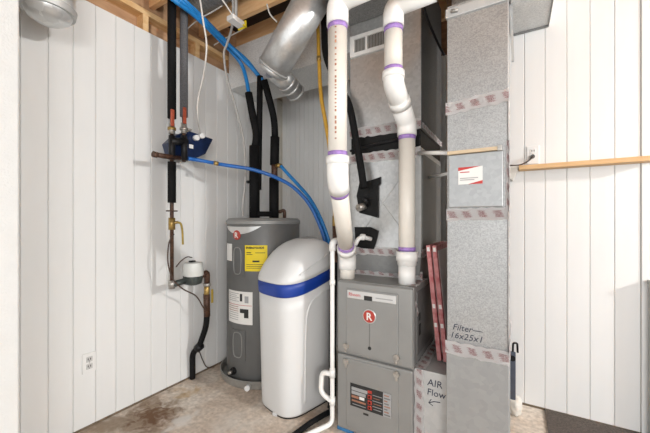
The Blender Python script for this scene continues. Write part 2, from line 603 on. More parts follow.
# right wall
wr = box('wall_right', (-0.36, RY + 0.008, 0.0), (4.4, RY + 0.10, 2.98), 'groove_dark'); tag(wr, 'white grooved panelling on the right wall', 'wall', kind='structure')
planks(wr, 0.053 - 0.112, 0.112, 6, RY + 0.008, 'x', 2.95)
planks(wr, 0.613 + 0.034, 0.112, 33, RY + 0.008, 'x', 2.95)
box('corner_strip', (0.614, RY - 0.006, 0.012), (0.646, RY + 0.008, 2.95), 'panel_white', wr, 0.003)
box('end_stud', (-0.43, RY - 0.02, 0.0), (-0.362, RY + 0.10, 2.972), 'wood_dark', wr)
box('floor_gap', (-0.06, RY - 0.004, 0.0), (4.4, RY + 0.002, 0.013), 'concrete_edge', wr)
# end of the plastered wall near the camera
wf = box('wall_front', (-2.04, 0.10, 0.0), (-1.62, 0.427, 2.98), 'plaster', bev=0.006); tag(wf, 'rough white plastered wall end at the left edge', 'wall', kind='structure')
# ceiling
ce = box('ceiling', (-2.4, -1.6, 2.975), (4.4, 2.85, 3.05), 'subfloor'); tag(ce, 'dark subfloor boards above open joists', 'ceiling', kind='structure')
jm = None
for y in (-0.35, 0.06, 0.47, 0.88, 1.29, 1.70, 2.11, 2.50):
    if jm is None:
        j = box('joist', (LX - 0.08, 0, 2.73), (4.4, 0.038, 2.975), 'wood_joist', ce, 0.002)
        jm = j
    else:
        j = jm.copy(); C.objects.link(j); j.parent = ce
    j.location = (0, y - 0.019, 0)

# ================================================================ WATER HEATER
HX, HY, HR = -1.77, 1.96, 0.292
wh = thing('water_heater', 'grey cylindrical electric water heater standing in a metal pan in the corner', 'water heater', (HX, HY, 0.012))
lathe('tank', [(0.20, 0.012), (HR - 0.004, 0.014), (HR, 0.03), (HR, 1.185), (HR - 0.002, 1.19)], HX, HY, 'heater_grey', wh, 64)
lathe('top_cap', [(HR + 0.001, 1.186), (HR + 0.006, 1.19), (HR + 0.006, 1.212), (HR - 0.012, 1.232), (HR - 0.06, 1.236), (0.02, 1.238)], HX, HY, 'heater_cap', wh, 64)
R1 = HR + 0.0005
def smile(t):
    k = 4 * (t - 0.5) ** 2
    return (1.145 + 0.028 * k - 0.03 * (1 - k), 1.170 + 0.004 * k)
arc_patch('brand_plate', HX, HY, R1, -121, -52, 0, 0, 'silver_plate', wh, 0.003, 24, smile)
def disc_on(name, ang, z, r, m, parent, rr=R1, th=0.006, seg=28):
    a = math.radians(ang)
    n = Vector((math.cos(a), math.sin(a), 0)); u = Vector((-math.sin(a), math.cos(a), 0)); c0 = Vector((HX, HY, z)) + n * rr
    bm = bmesh.new()
    ring = [[bm.verts.new(c0 + n * d + u * math.cos(2 * PI * k / seg) * s + Vector((0, 0, 1)) * math.sin(2 * PI * k / seg) * s) for k in range(seg)] for d, s in ((-0.004, r), (th * 0.7, r), (th, r * 0.93))]
    for p, q in zip(ring, ring[1:]):
        for k in range(seg): bm.faces.new((p[k], p[(k + 1) % seg], q[(k + 1) % seg], q[k]))
    bm.faces.new(ring[0]); bm.faces.new(ring[-1])
    return link(name, me_from(bm, name), m, parent), c0 + n * th, u
em, ec, eu = disc_on('emblem', -90, 1.108, 0.036, 'emblem_red', wh)
text('emblem_letter', 'R', 0.058, 'label_white', em, ec - eu * 0.0195 - Vector((0, 0, 0.02)) + Vector((0, -0.0012, 0)), xdir=eu, bold=0.001)
lab = arc_patch('energy_label', HX, HY, R1, -75.5, -43, 0.845, 1.035, 'label_yellow', wh, 0.002)
text('label_title', 'ENERGYGUIDE', 0.0205, 'ink_black', lab, (0, 0, 0), wrap=(HX, HY, R1 + 0.003, math.radians(-74.0), 1.010), bold=0.0008)
for i, (a0, a1, z, hh) in enumerate([(-73, -66, 0.978, 0.006), (-60, -46, 0.978, 0.004), (-73, -64, 0.966, 0.004), (-64, -54, 0.912, 0.012), (-73, -46, 0.893, 0.003), (-73, -50, 0.878, 0.003), (-73, -47, 0.866, 0.003)]):
    arc_patch('print_line', HX, HY, R1 + 0.002, a0, a1, z, z + hh, 'ink_black', lab, 0.0006, 5)
arc_patch('side_label', HX, HY, R1, -121, -101.5, 0.91, 1.04, 'label_white', wh, 0.002)
sl = arc_patch('warning_label', HX, HY, R1, -111, -64, 0.452, 0.692, 'label_white', wh, 0.002)
for i in range(5):
    arc_patch('print_line', HX, HY, R1 + 0.002, -108, -86 - (i % 2) * 4, 0.672 - i * 0.014, 0.676 - i * 0.014, 'ink_grey', sl, 0.0006, 6)
arc_patch('print_block', HX, HY, R1 + 0.002, -84, -80, 0.62, 0.675, 'ink_black', sl, 0.0006, 3)
arc_patch('print_block', HX, HY, R1 + 0.002, -76, -70, 0.61, 0.66, 'ink_grey', sl, 0.0006, 3)
arc_patch('print_rule', HX, HY, R1 + 0.002, -110, -65, 0.590, 0.593, 'ink_red', sl, 0.0006, 8)
for i in range(7):
    arc_patch('print_line', HX, HY, R1 + 0.002, -108, -87, 0.575 - i * 0.016, 0.579 - i * 0.016, 'label_orange' if i < 3 else 'ink_grey', sl, 0.0006, 6)
arc_patch('print_block', HX, HY, R1 + 0.002, -84, -70, 0.535, 0.565, 'ink_black', sl, 0.0006, 5)
arc_patch('print_block', HX, HY, R1 + 0.002, -77, -70, 0.50, 0.54, 'ink_black', sl, 0.0006, 4)
def oval_panel(z0, z1, a0, a1):
    am = (a0 + a1) / 2
    p = arc_patch('access_panel', HX, HY, R1 - 0.002, a0, a1, z0, z1, 'heater_grey', wh, 0.007, 8)
    pts = []
    w = (a1 - a0) / 2 * 0.62
    for k in range(33):
        t = 2 * PI * k / 32
        cs, sn = math.cos(t), math.sin(t)
        aa = math.radians(am + w * math.copysign(abs(cs) ** 0.6, cs))
        zz = (z0 + z1) / 2 + (z1 - z0) * 0.42 * math.copysign(abs(sn) ** 0.5, sn)
        pts.append((HX + (R1 + 0.006) * math.cos(aa), HY + (R1 + 0.006) * math.sin(aa), zz))
    tube('panel_ridge', pts, 0.004, 'heater_cap', p, 6, caps=False)
oval_panel(0.80, 1.035, -100, -77)
oval_panel(0.185, 0.405, -102, -75)
dv, dc, du = disc_on('drain_valve', -96, 0.092, 0.026, 'black_plastic', wh, th=0.02)
nv = Vector((math.cos(math.radians(-96)), math.sin(math.radians(-96)), 0))
tube('spout', [dc, dc + nv * 0.03], 0.012, 'steel_fitting', dv, 12)

pan = thing('drain_pan', 'shallow metal drain pan under the water heater', 'pan', (HX, HY, 0))
lathe('tray', [(0.318, 0.0), (0.332, 0.003), (0.338, 0.055), (0.343, 0.058), (0.336, 0.062), (0.330, 0.056), (0.322, 0.012), (0.02, 0.010)], HX, HY, 'pan_metal', pan, 64)
pa = math.radians(-66)
pc = Vector((HX + 0.335 * math.cos(pa), HY + 0.335 * math.sin(pa), 0.032)); pn = Vector((math.cos(pa), math.sin(pa), 0))
tube('drain_nut', [pc - pn * 0.004, pc + pn * 0.012], 0.024, 'steel_fitting', pan, 6)
tube('drain_fitting', [pc + pn * 0.01, pc + pn * 0.045], 0.019, 'plate_white', pan, 12)

# pipes on the heater
hp = thing('heater_pipe', 'black foam insulated pipe rising from the heater top, thicker left one', 'pipe', (-1.806, 1.889, 1.228), 'insulated heater pipes')
tube('pipe_insulation', [(-1.806, 1.889, 1.224), (-1.806, 1.889, 1.819)], 0.042, 'black_foam', hp)
tube('riser', rounded([(-1.806, 1.889, 1.787), (-1.788, 1.899, 1.9), (-1.823, 1.878, 2.094), (-1.847, 1.864, 2.248)], 0.06), 0.030, 'black_foam', hp)
tube('side_riser', [(-1.827, 1.958, 1.47), (-1.778, 1.917, 2.033), (-1.74, 1.882, 2.367)], 0.024, 'black_foam', hp)
tube('clamp', [(-1.829, 1.851, 1.525), (-1.825, 1.83, 1.523)], 0.012, 'black_plastic', hp)
hp2 = thing('heater_pipe', 'black foam insulated pipe rising from the heater top, right one with brass tee', 'pipe', (-1.703, 2.009, 1.228), 'insulated heater pipes')
tube('pipe_insulation', [(-1.703, 2.009, 1.224), (-1.703, 2.009, 1.567)], 0.040, 'black_foam', hp2)
tube('pipe_insulation', [(-1.7, 2.011, 1.674), (-1.696, 2.013, 1.905)], 0.038, 'black_foam', hp2)
tube('brass_tee', [(-1.7, 2.011, 1.55), (-1.7, 2.011, 1.69)], 0.026, 'copper_old', hp2)
tube('tee_branch', [(-1.696, 2.013, 1.674), (-1.628, 2.007, 1.659)], 0.018, 'brass', hp2)
tube('riser', rounded([(-1.696, 2.013, 1.88), (-1.7, 2.011, 2.045), (-1.698, 1.954, 2.175), (-1.706, 1.891, 2.331)], 0.08), 0.028, 'black_foam', hp2)
tube('cross_pipe', [(-1.774, 1.884, 1.268), (-1.698, 1.977, 1.269)], 0.022, 'black_foam', hp2)
tube('relief_valve', rounded([(-1.655, 2.015, 1.286), (-1.629, 2.054, 1.303), (-1.629, 2.054, 1.253), (-1.642, 2.069, 1.228)], 0.02), 0.014, 'copper_old', hp2)

# ================================================================ WATER SOFTENER
SCX, SCY, SA = -1.275, 1.735, math.radians(-14)
SW, SD = 0.385, 0.465
ws = thing('water_softener', 'white water softener cabinet with domed lid and blue band', 'water softener', (SCX, SCY, 0))
def sof(u, v, z):
    return Vector((SCX + u * math.cos(SA) - v * math.sin(SA), SCY + u * math.sin(SA) + v * math.cos(SA), z))
NS = 64
def ring_uv(k, s=1.0):
    t = 2 * PI * k / NS
    cs, sn = math.cos(t), math.sin(t)
    n = 3.6 if sn < 0 else 6.0
    return SW / 2 * s * math.copysign(abs(cs) ** (2 / n), cs), SD / 2 * s * math.copysign(abs(sn) ** (2 / n), sn)
def band_z(v):          # height of the blue band's middle along the depth
    t = (v + SD / 2) / SD
    return 0.795 + 0.025 * t + 0.085 * t * t
def top_z(v):
    t = max(0.0, min(1.0, (v + SD / 2) / SD))
    return 0.90 + 0.19 * (1 - (1 - min(1, t / 0.72)) ** 2.2) + 0.008 * t
def sof_loft(name, rings, m, cap0=False, cap1=False, parent=ws):
    bm = bmesh.new()
    R = [[bm.verts.new(p) for p in r] for r in rings]
    for a, b in zip(R, R[1:]):
        for k in range(NS): bm.faces.new((a[k], a[(k + 1) % NS], b[(k + 1) % NS], b[k])).smooth = True
    if cap0: bm.faces.new(R[0][::-1])
    if cap1: bm.faces.new(R[-1])
    return link(name, me_from(bm, name), m, parent)
def ring(s, zf):
    out = []
    for k in range(NS):
        u, v = ring_uv(k, s)
        u0, v0 = ring_uv(k, 1.0)
        out.append(sof(u, v, zf(v0, v)))
    return out
sof_loft('foot_skirt', [ring(0.87, lambda a, b: 0.0), ring(0.87, lambda a, b: 0.03)], 'black_plastic', True, True)
sof_loft('cabinet', [ring(0.895, lambda a, b: 0.012), ring(0.91, lambda a, b: 0.022)] + [ring(0.91 + 0.07 * i / 8, lambda a, b, i=i: 0.022 + (band_z(a) - 0.05 - 0.022) * i / 8) for i in range(1, 9)], 'softener_white', True, True)
sof_loft('blue_band', [ring(0.97, lambda a, b: band_z(a) - 0.052), ring(1.0, lambda a, b: band_z(a) - 0.042), ring(1.012, lambda a, b: band_z(a)), ring(1.0, lambda a, b: band_z(a) + 0.034), ring(0.97, lambda a, b: band_z(a) + 0.036)], 'softener_blue', True, True)
lid_rings = []
for i in range(15):
    w = i / 14
    s = 1.0 - (1 - math.cos(w * PI / 2)) * 1.0
    s = max(0.02, 1.012 * math.cos(w * PI / 2) ** 0.55)
    g = math.sin(w * PI / 2) ** 0.9
    lid_rings.append(ring(s, lambda a, b, g=g: (band_z(a) + 0.032) * (1 - g) + max(band_z(a) + 0.04, top_z(b)) * g))
sof_loft('lid', lid_rings, 'softener_white', True, True)
# display on the top, arched side recess, lid split line
prism('display_panel', [sof(-0.06, 0.06, 1.0905), sof(0.05, 0.06, 1.0905), sof(0.05, 0.15, 1.097), sof(-0.06, 0.15, 1.097)], (0, 0, 0.003), 'ink_grey', ws)
ax = lambda z: SW / 2 * (0.91 + 0.07 * z / 0.77) * 0.995
arch = [sof(ax(z), v, z) for z, v in ((0.08, -0.075), (0.2, -0.075), (0.32, -0.075), (0.44, -0.075), (0.56, -0.073), (0.64, -0.062), (0.70, -0.03), (0.735, 0.03), (0.758, 0.10), (0.775, 0.18))]
tube('side_recess_rim', spline(arch, 5), 0.0075, 'softener_white', ws, 8)
tube('lid_seam', spline([sof(SW / 2 * 1.005, -0.13, 0.885), sof(SW / 2 * 1.0, -0.02, 0.935), sof(SW / 2 * 0.99, 0.10, 0.99), sof(SW / 2 * 0.96, 0.20, 1.045)], 6), 0.004, 'softener_white', ws, 8)
box('foot_tab', sof(0.045, -0.205, 0.0) - Vector((0.016, 0.012, 0)), sof(0.045, -0.205, 0.0) + Vector((0.016, 0.012, 0.02)), 'softener_white', ws, 0.003)

# ================================================================ FURNACE
FX0, FX1, FY0, FY1, FT = -0.884, -0.443, 1.60, 2.33, 0.872
fu = thing('furnace', 'grey gas furnace with two front doors and red round emblem', 'furnace', ((FX0 + FX1) / 2, (FY0 + FY1) / 2, 0))
box('cabinet', (FX0, FY0 + 0.02, 0.02), (FX1, FY1, FT), 'furnace_grey', fu, 0.004)
box('upper_door', (FX0 + 0.001, FY0, 0.458), (FX1 - 0.001, FY0 + 0.022, FT - 0.004), 'furnace_grey', fu, 0.010, 3)
box('lower_door', (FX0 + 0.001, FY0, 0.024), (FX1 - 0.001, FY0 + 0.022, 0.450), 'furnace_grey', fu, 0.010, 3)
for z0, z1 in ((0.475, 0.835), (0.05, 0.435)):
    p = box('door_panel', (-0.822, FY0 - 0.006, z0), (-0.518, FY0 + 0.004, z1), 'furnace_grey', fu, 0.005)
for x in (FX0 + 0.05, FX1 - 0.05):
    for y in (FY0 + 0.06, FY1 - 0.06):
        tube('foot', [(x, y, 0.0), (x, y, 0.024)], 0.018, 'black_plastic', fu, 12)
pl = box('name_plate', (-0.812, FY0 - 0.013, 0.781), (-0.527, FY0 - 0.005, 0.826), 'silver_plate', fu, 0.004, 3)
text('brand_text', 'Rheem', 0.026, 'ink_red', pl, (-0.802, FY0 - 0.0136, 0.796))
box('plate_print', (-0.640, FY0 - 0.0138, 0.798), (-0.545, FY0 - 0.0125, 0.804), 'ink_grey', pl)
box('pull_slot', (-0.708, FY0 - 0.0145, 0.781), (-0.660, FY0 - 0.012, 0.806), 'ink_black', pl, 0.001)
def front_disc(name, x, z, y, r, m, parent, th=0.008, seg=32):
    bm = bmesh.new()
    R = [[bm.verts.new((x + s * math.cos(2 * PI * k / seg), yy, z + s * math.sin(2 * PI * k / seg))) for k in range(seg)] for yy, s in ((y, r), (y - th * 0.7, r), (y - th, r * 0.92))]
    for a, b in zip(R, R[1:]):
        for k in range(seg): bm.faces.new((a[k], a[(k + 1) % seg], b[(k + 1) % seg], b[k]))
    bm.faces.new(R[0]); bm.faces.new(R[-1])
    return link(name, me_from(bm, name), m, parent)
em2 = front_disc('emblem', -0.678, 0.696, FY0 - 0.005, 0.039, 'silver_plate', fu)
front_disc('emblem_face', -0.678, 0.696, FY0 - 0.012, 0.034, 'emblem_red', em2, 0.002)
text('emblem_letter', 'R', 0.056, 'label_white', em2, (-0.678, FY0 - 0.0146, 0.677), align='CENTER', bold=0.001)
box('centre_crease', (-0.6795, FY0 - 0.0075, 0.53), (-0.6765, FY0 - 0.005, 0.655), 'furnace_dark', fu)
front_disc('keyhole', -0.678, 0.521, FY0 - 0.005, 0.010, 'ink_black', fu, 0.003, 16)
for x in (-0.822, -0.528):
    for z in (0.492, 0.405):
        la = front_disc('door_latch', x, z + 0.012, FY0 - 0.003, 0.017, 'steel_fitting', fu, 0.010, 20)
        box('latch_tongue', (x - 0.007, FY0 - 0.014, z - 0.022), (x + 0.007, FY0 - 0.004, z + 0.004), 'steel_fitting', la, 0.003)
rl = box('rating_label', (-0.794, FY0 - 0.0078, 0.178), (-0.555, FY0 - 0.0055, 0.305), 'ink_black', fu)
yb = FY0 - 0.0086
for (x0, x1, z0, z1, m_) in [(-0.786, -0.69, 0.268, 0.286, 'ink_grey'), (-0.786, -0.70, 0.246, 0.264, 'ink_grey'), (-0.786, -0.742, 0.226, 0.240, 'label_orange'),
        (-0.738, -0.708, 0.226, 0.242, 'label_white'), (-0.784, -0.70, 0.206, 0.216, 'label_orange'), (-0.78, -0.70, 0.190, 0.193, 'ink_grey'),
        (-0.688, -0.664, 0.276, 0.292, 'emblem_red'), (-0.688, -0.664, 0.246, 0.268, 'emblem_red'), (-0.688, -0.664, 0.216, 0.238, 'emblem_red'), (-0.688, -0.664, 0.188, 0.208, 'emblem_red'),
        (-0.684, -0.674, 0.250, 0.262, 'label_white'), (-0.684, -0.672, 0.220, 0.230, 'label_white'), (-0.684, -0.674, 0.192, 0.202, 'label_white'),
        (-0.660, -0.604, 0.271, 0.274, 'ink_grey'), (-0.660, -0.604, 0.241, 0.244, 'ink_grey'), (-0.660, -0.604, 0.211, 0.214, 'ink_grey'),
        (-0.655, -0.62, 0.256, 0.259, 'label_orange'), (-0.655, -0.61, 0.226, 0.229, 'label_orange'), (-0.655, -0.61, 0.196, 0.199, 'ink_grey'),
        (-0.600, -0.555, 0.178, 0.305, 'ink_grey')]:
    box('label_print', (x0, yb, z0), (x1, FY0 - 0.007, z1), m_, rl)
for i in range(8):
    box('label_print', (-0.594, yb - 0.0006, 0.186 + i * 0.0145), (-0.560 - 0.008 * (i % 3), FY0 - 0.008, 0.192 + i * 0.0145), 'label_orange' if i % 2 else 'furnace_dark', rl)
box('model_sticker', (-0.715, FY0 - 0.0078, 0.150), (-0.685, FY0 - 0.0055, 0.160), 'ink_black', fu)
# right side of the cabinet: knock-outs and a tape scrap
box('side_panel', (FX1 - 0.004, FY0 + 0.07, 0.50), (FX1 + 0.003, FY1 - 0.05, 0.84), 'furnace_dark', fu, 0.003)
box('knockout', (FX1, FY0 + 0.10, 0.60), (FX1 + 0.005, FY0 + 0.14, 0.66), 'ink_black', fu, 0.004)
box('knockout', (FX1, FY0 + 0.10, 0.68), (FX1 + 0.005, FY0 + 0.13, 0.72), 'ink_black', fu, 0.004)
tape('foil_scrap', (FX1 + 0.001, FY0 + 0.03, 0.80), (FX1 + 0.001, FY0 + 0.075, 0.72), (0, 1, 0.5), 0.03, (1, 0, 0), fu)
tape('top_tape', (FX1 - 0.02, FY0 + 0.04, FT), (FX1 - 0.02, FY0 + 0.30, FT), (1, 0, 0), 0.05, (0, 0, 1), fu)

sh = box('blue_shim', (-0.89, 1.611, 0)[:2] + (0.0,), Vector((-0.89, 1.611, 0)) + Vector((0.10, 0.03, 0.02)), 'shim_blue', bev=0.003, at=(-0.89, 1.611, 0)); tag(sh, 'small blue plastic shim on the floor at the furnace foot', 'shim')

# ================================================================ EVAPORATOR COIL CASE
CX0, CX1, CY0, CY1 = -0.900, -0.455, 1.80, 2.36
co = thing('coil_case', 'galvanised evaporator coil case sitting on the furnace', 'duct', ((CX0 + CX1) / 2, (CY0 + CY1) / 2, FT))
prism('base_transition', [(CX0 + 0.02, CY0 + 0.05, FT), (CX1 - 0.02, CY0 + 0.05, FT), (CX1, CY0, 1.03), (CX0, CY0, 1.03)], (0, CY1 - CY0 - 0.06, 0), 'galv_plain', co)
box('case', (CX0, CY0, 1.03), (CX1, CY1, 1.634), 'galv_bright', co, 0.003)
box('corner_flange', (CX1 - 0.035, CY0 - 0.004, 1.03), (CX1 + 0.002, CY0 + 0.01, 1.60), 'galv_pale', co, 0.002)
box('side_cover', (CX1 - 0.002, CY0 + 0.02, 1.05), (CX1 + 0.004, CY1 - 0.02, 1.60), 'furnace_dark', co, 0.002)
for zc, w in ((1.030, 0.05), (0.895, 0.055)):
    d = 0.0 if zc > 1 else 0.045
    tape('tape_band', (CX0 + 0.02, CY0 + d, zc), (CX1, CY0 + d, zc), (0, 0, 1), w, (0, -1, 0), co)
tape('tape_band', (CX0, CY0, 1.605), (CX1, CY0, 1.605), (0, 0, 1), 0.06, (0, -1, 0), co)
tape('tape_band', (CX1 + 0.001, CY0, 1.03), (CX1 + 0.001, CY1, 1.03), (0, 0, 1), 0.05, (1, 0, 0), co)
# pressed X stiffening on the case front
tube('pressed_crease', [(-0.86, CY0 - 0.001, 1.08), (-0.50, CY0 - 0.001, 1.56)], 0.0018, 'galv_pale', co, 6)
tube('pressed_crease', [(-0.86, CY0 - 0.001, 1.56), (-0.50, CY0 - 0.001, 1.08)], 0.0018, 'galv_pale', co, 6)
# black mastic patches around the line connections
prism('mastic_patch', [(-0.829, 1.797, 1.451), (-0.748, 1.797, 1.464), (-0.69, 1.797, 1.479), (-0.69, 1.797, 1.437), (-0.703, 1.797, 1.425), (-0.703, 1.797, 1.232), (-0.829, 1.797, 1.264), (-0.849, 1.797, 1.371)], (0, -0.008, 0), 'black_tape', co)
prism('mastic_patch', [(-0.863, 1.797, 1.176), (-0.755, 1.797, 1.177), (-0.703, 1.797, 1.154), (-0.716, 1.797, 1.099), (-0.735, 1.797, 1.043), (-0.815, 1.797, 1.046), (-0.856, 1.797, 1.056)], (0, -0.008, 0), 'black_tape', co)
tube('line_stub', [(-0.794, 1.795, 1.307), (-0.816, 1.74, 1.293)], 0.022, 'steel_fitting', co)
tube('line_stub', rounded([(-0.774, 1.795, 1.306), (-0.772, 1.76, 1.335), (-0.785, 1.76, 1.354)], 0.01), 0.014, 'black_plastic', co)

# ================================================================ SUPPLY PLENUM
sp = thing('supply_plenum', 'tall galvanised supply plenum above the coil case with white grille', 'duct', ((CX0 + CX1) / 2, (CY0 + CY1) / 2, 1.635))
box('black_connector', (CX0 + 0.004, CY0 + 0.006, 1.634), (CX1 - 0.004, CY1 - 0.006, 1.742), 'black_tape', sp, 0.006)
tube('connector_fold', [(CX0, CY0 + 0.004, 1.66), (-0.70, CY0 - 0.004, 1.682), (CX1, CY0 + 0.002, 1.70)], 0.008, 'black_plastic', sp, 8)
box('plenum_box', (CX0, CY0, 1.742), (CX1, CY1, 2.72), 'galv_bright', sp, 0.003)
box('side_shade', (CX1 - 0.002, CY0 + 0.012, 1.76), (CX1 + 0.004, CY1, 2.72), 'galv_shaded', sp, 0.002)  # thin dark sheet that paints the shade on the plenum's right side
tape('tape_band', (CX0, CY0, 1.765), (CX1 + 0.002, CY0, 1.765), (0, 0, 1), 0.062, (0, -1, 0), sp)
tape('tape_band', (CX1 + 0.005, CY0, 1.757), (CX1 + 0.005, CY1, 1.757), (0, 0, 1), 0.035, (1, 0, 0), sp)
GX0, GX1, GZ0, GZ1 = -0.893, -0.62, 2.245, 2.375
gr = thing_part = None
bmf = bmesh.new()
fr = 0.024
xm = -0.783
for lo, hi in [((GX0, CY0 - 0.012, GZ0), (GX1, CY0, GZ0 + fr)), ((GX0, CY0 - 0.012, GZ1 - fr), (GX1, CY0, GZ1)), ((GX0, CY0 - 0.012, GZ0 + fr), (GX0 + 0.03, CY0, GZ1 - fr)), ((GX1 - fr, CY0 - 0.012, GZ0 + fr), (GX1, CY0, GZ1 - fr)), ((xm - 0.007, CY0 - 0.012, GZ0 + fr), (xm + 0.007, CY0, GZ1 - fr))]:
    bm_box(bmf, lo, hi)
gr = link('grille_frame', me_from(bmf, 'grille_frame'), 'register_white', sp)
box('grille_back', (GX0 + 0.03, CY0 - 0.003, GZ0 + fr), (GX1 - fr, CY0 + 0.002, GZ1 - fr), 'register_dark', gr)
for i in range(22):
    x = GX0 + 0.036 + i * 0.0098
    if abs(x - xm) < 0.010: continue
    box('grille_slat', (x, CY0 - 0.010, GZ0 + fr), (x + 0.002, CY0 - 0.003, GZ1 - fr), 'galv_pale', gr)

# duct box in front of the plenum top
ob = box('duct_box', (-0.90, 1.46, 2.452), (-0.575, 1.797, 2.72), 'galv_dull', bev=0.003, at=(-0.74, 1.63, 2.452)); tag(ob, 'dark speckled duct box overhead in front of the plenum grille', 'duct')
# trunk duct towards the left wall
td = thing('trunk_duct', 'rectangular galvanised trunk duct running from the plenum to the left wall', 'duct', (-1.5, 2.1, 2.36))
box('duct_body', (LX + 0.006, 1.925, 2.36), (CX0 - 0.004, 2.30, 2.71), 'galv_light', td, 0.003)
for x in (-1.62, -1.10):
    box('drive_cleat', (x - 0.012, 1.917, 2.352), (x + 0.012, 1.926, 2.718), 'galv_pale', td, 0.003)

# ================================================================ RETURN DUCT
DX0, DX1, DY0, DY1 = -0.273, -0.025, 1.56, 2.10
rd = thing('return_duct', 'galvanised return air drop with taped joints, filter door and handwriting', 'duct', ((DX0 + DX1) / 2, (DY0 + DY1) / 2, 0))
box('bottom_section', (DX0 - 0.002, DY0 - 0.006, 0.0), (DX1 + 0.002, DY1, 0.63), 'galv_plain', rd, 0.003)
box('middle_section', (DX0, DY0, 0.63), (DX1, DY1, 1.252), 'galv', rd, 0.003)
box('filter_section', (DX0, DY0, 1.252), (DX1, DY1, 1.735), 'galv', rd, 0.003)
box('upper_section', (DX0, DY0 + 0.002, 1.735), (DX1, DY1, 2.22), 'galv', rd, 0.003)
box('top_elbow', (DX0 + 0.004, DY0 + 0.10, 2.22), (DX1 - 0.004, DY1, 2.62), 'galv_dull', rd, 0.003)
box('drive_cleat', (DX0 - 0.006, DY0 - 0.008, 2.160), (DX1 + 0.004, DY0 + 0.012, 2.205), 'galv_pale', rd, 0.005)
tube('cleat_tab', [(DX0 + 0.02, DY0 - 0.012, 2.185), (DX0 + 0.05, DY0 - 0.012, 2.18)], 0.008, 'steel_fitting', rd, 8)
tape('tape_band', (DX0 - 0.006, DY0, 1.737), (DX1 + 0.002, DY0, 1.757), (0, 0, 1), 0.058, (0, -1, 0), rd)
tape('tape_band', (DX0 - 0.002, DY0, 1.245), (DX1 + 0.002, DY0, 1.248), (0, 0, 1), 0.056, (0, -1, 0), rd)
tape('tape_band', (DX0 - 0.006, DY0 - 0.008, 0.629), (DX1 + 0.004, DY0 - 0.008, 0.630), (0, 0, 1), 0.058, (0, -1, 0), rd)
tape('edge_tape', (DX1 + 0.001, DY0 + 0.01, 0.64), (DX1 + 0.001, DY0 + 0.01, 1.74), (0, 1, 0), 0.06, (1, 0, 0), rd)
tape('edge_tape', (DX1 - 0.001, DY0 - 0.002, 1.26), (DX1 - 0.001, DY0 - 0.002, 1.56), (1, 0, 0), 0.014, (0, -1, 0), rd, jit=0.002)
tape('bottom_tape', (DX1 + 0.003, DY0 + 0.03, 0.632), (DX1 + 0.003, DY1, 0.632), (0, 0, 1), 0.056, (1, 0, 0), rd)
fd = box('filter_door', (DX0 + 0.008, DY0 - 0.012, 1.277), (DX1 - 0.018, DY0 - 0.001, 1.520), 'door_metal', rd, 0.004)
box('door_cap_strip', (DX0 + 0.004, DY0 - 0.020, 1.521), (DX1 - 0.026, DY0 - 0.001, 1.537), 'tan_strip', fd, 0.002)
box('strip_clip', (DX1 - 0.040, DY0 - 0.023, 1.517), (DX1 - 0.022, DY0 - 0.001, 1.541), 'steel_fitting', fd, 0.002)
lb = box('door_label', (-0.222, DY0 - 0.0135, 1.381), (-0.122, DY0 - 0.0115, 1.459), 'label_white', fd)
yl = DY0 - 0.0142
prism('label_wedge', [(-0.222, yl, 1.459), (-0.222, yl, 1.443), (-0.130, yl, 1.459)], (0, 0.001, 0), 'ink_red', lb)
prism('label_wedge', [(-0.122, yl, 1.381), (-0.122, yl, 1.396), (-0.182, yl, 1.381)], (0, 0.001, 0), 'ink_red', lb)
for i, (x0, x1, z, m_) in enumerate([(-0.215, -0.175, 1.434, 'ink_red'), (-0.215, -0.140, 1.407, 'ink_grey'), (-0.215, -0.155, 1.399, 'ink_grey')]):
    box('label_print', (x0, yl, z), (x1, yl + 0.001, z + 0.004), m_, lb)
text('handwriting', 'Filter\u2014', 0.040, 'ink_navy', rd, (-0.250, DY0 - 0.0012, 0.712), shear=0.2, zdir=(0.05, 0, 1))
text('handwriting', '16x25x1', 0.040, 'ink_navy', rd, (-0.262, DY0 - 0.0012, 0.674), shear=0.2, zdir=(0.05, 0, 1))

# boot between return drop and furnace
rb = thing('return_boot', 'low galvanised return boot marked AIR FLOW beside the furnace', 'duct', (-0.36, 1.9, 0))
BT = 0.462
box('boot_body', (FX1 + 0.004, FY0 + 0.02, 0.0), (DX0 - 0.004, 2.25, BT), 'galv_pale', rb, 0.003)
tape('corner_tape', (FX1 + 0.026, FY0 + 0.019, 0.0), (FX1 + 0.026, FY0 + 0.019, BT), (1, 0, 0), 0.045, (0, -1, 0), rb)
tape('seam_tape', (FX1 + 0.03, FY0 + 0.02, BT + 0.001), (FX1 + 0.03, 2.2, BT + 0.001), (1, 0, 0), 0.055, (0, 0, 1), rb)
text('handwriting', 'AIR', 0.048, 'ink_navy', rb, (-0.378, FY0 + 0.0188, 0.392), shear=0.1)
text('handwriting', 'Flow', 0.046, 'ink_navy', rb, (-0.380, FY0 + 0.0188, 0.345), shear=0.1)
ar = [(-0.315, FY0 + 0.0185, 0.322), (-0.345, FY0 + 0.0185, 0.318), (-0.368, FY0 + 0.0185, 0.306)]
tube('drawn_arrow', ar, 0.0018, 'ink_navy', rb, 6)
tube('drawn_arrow', [(-0.358, FY0 + 0.0185, 0.326), (-0.370, FY0 + 0.0185, 0.305), (-0.350, FY0 + 0.0185, 0.296)], 0.0018, 'ink_navy', rb, 6)

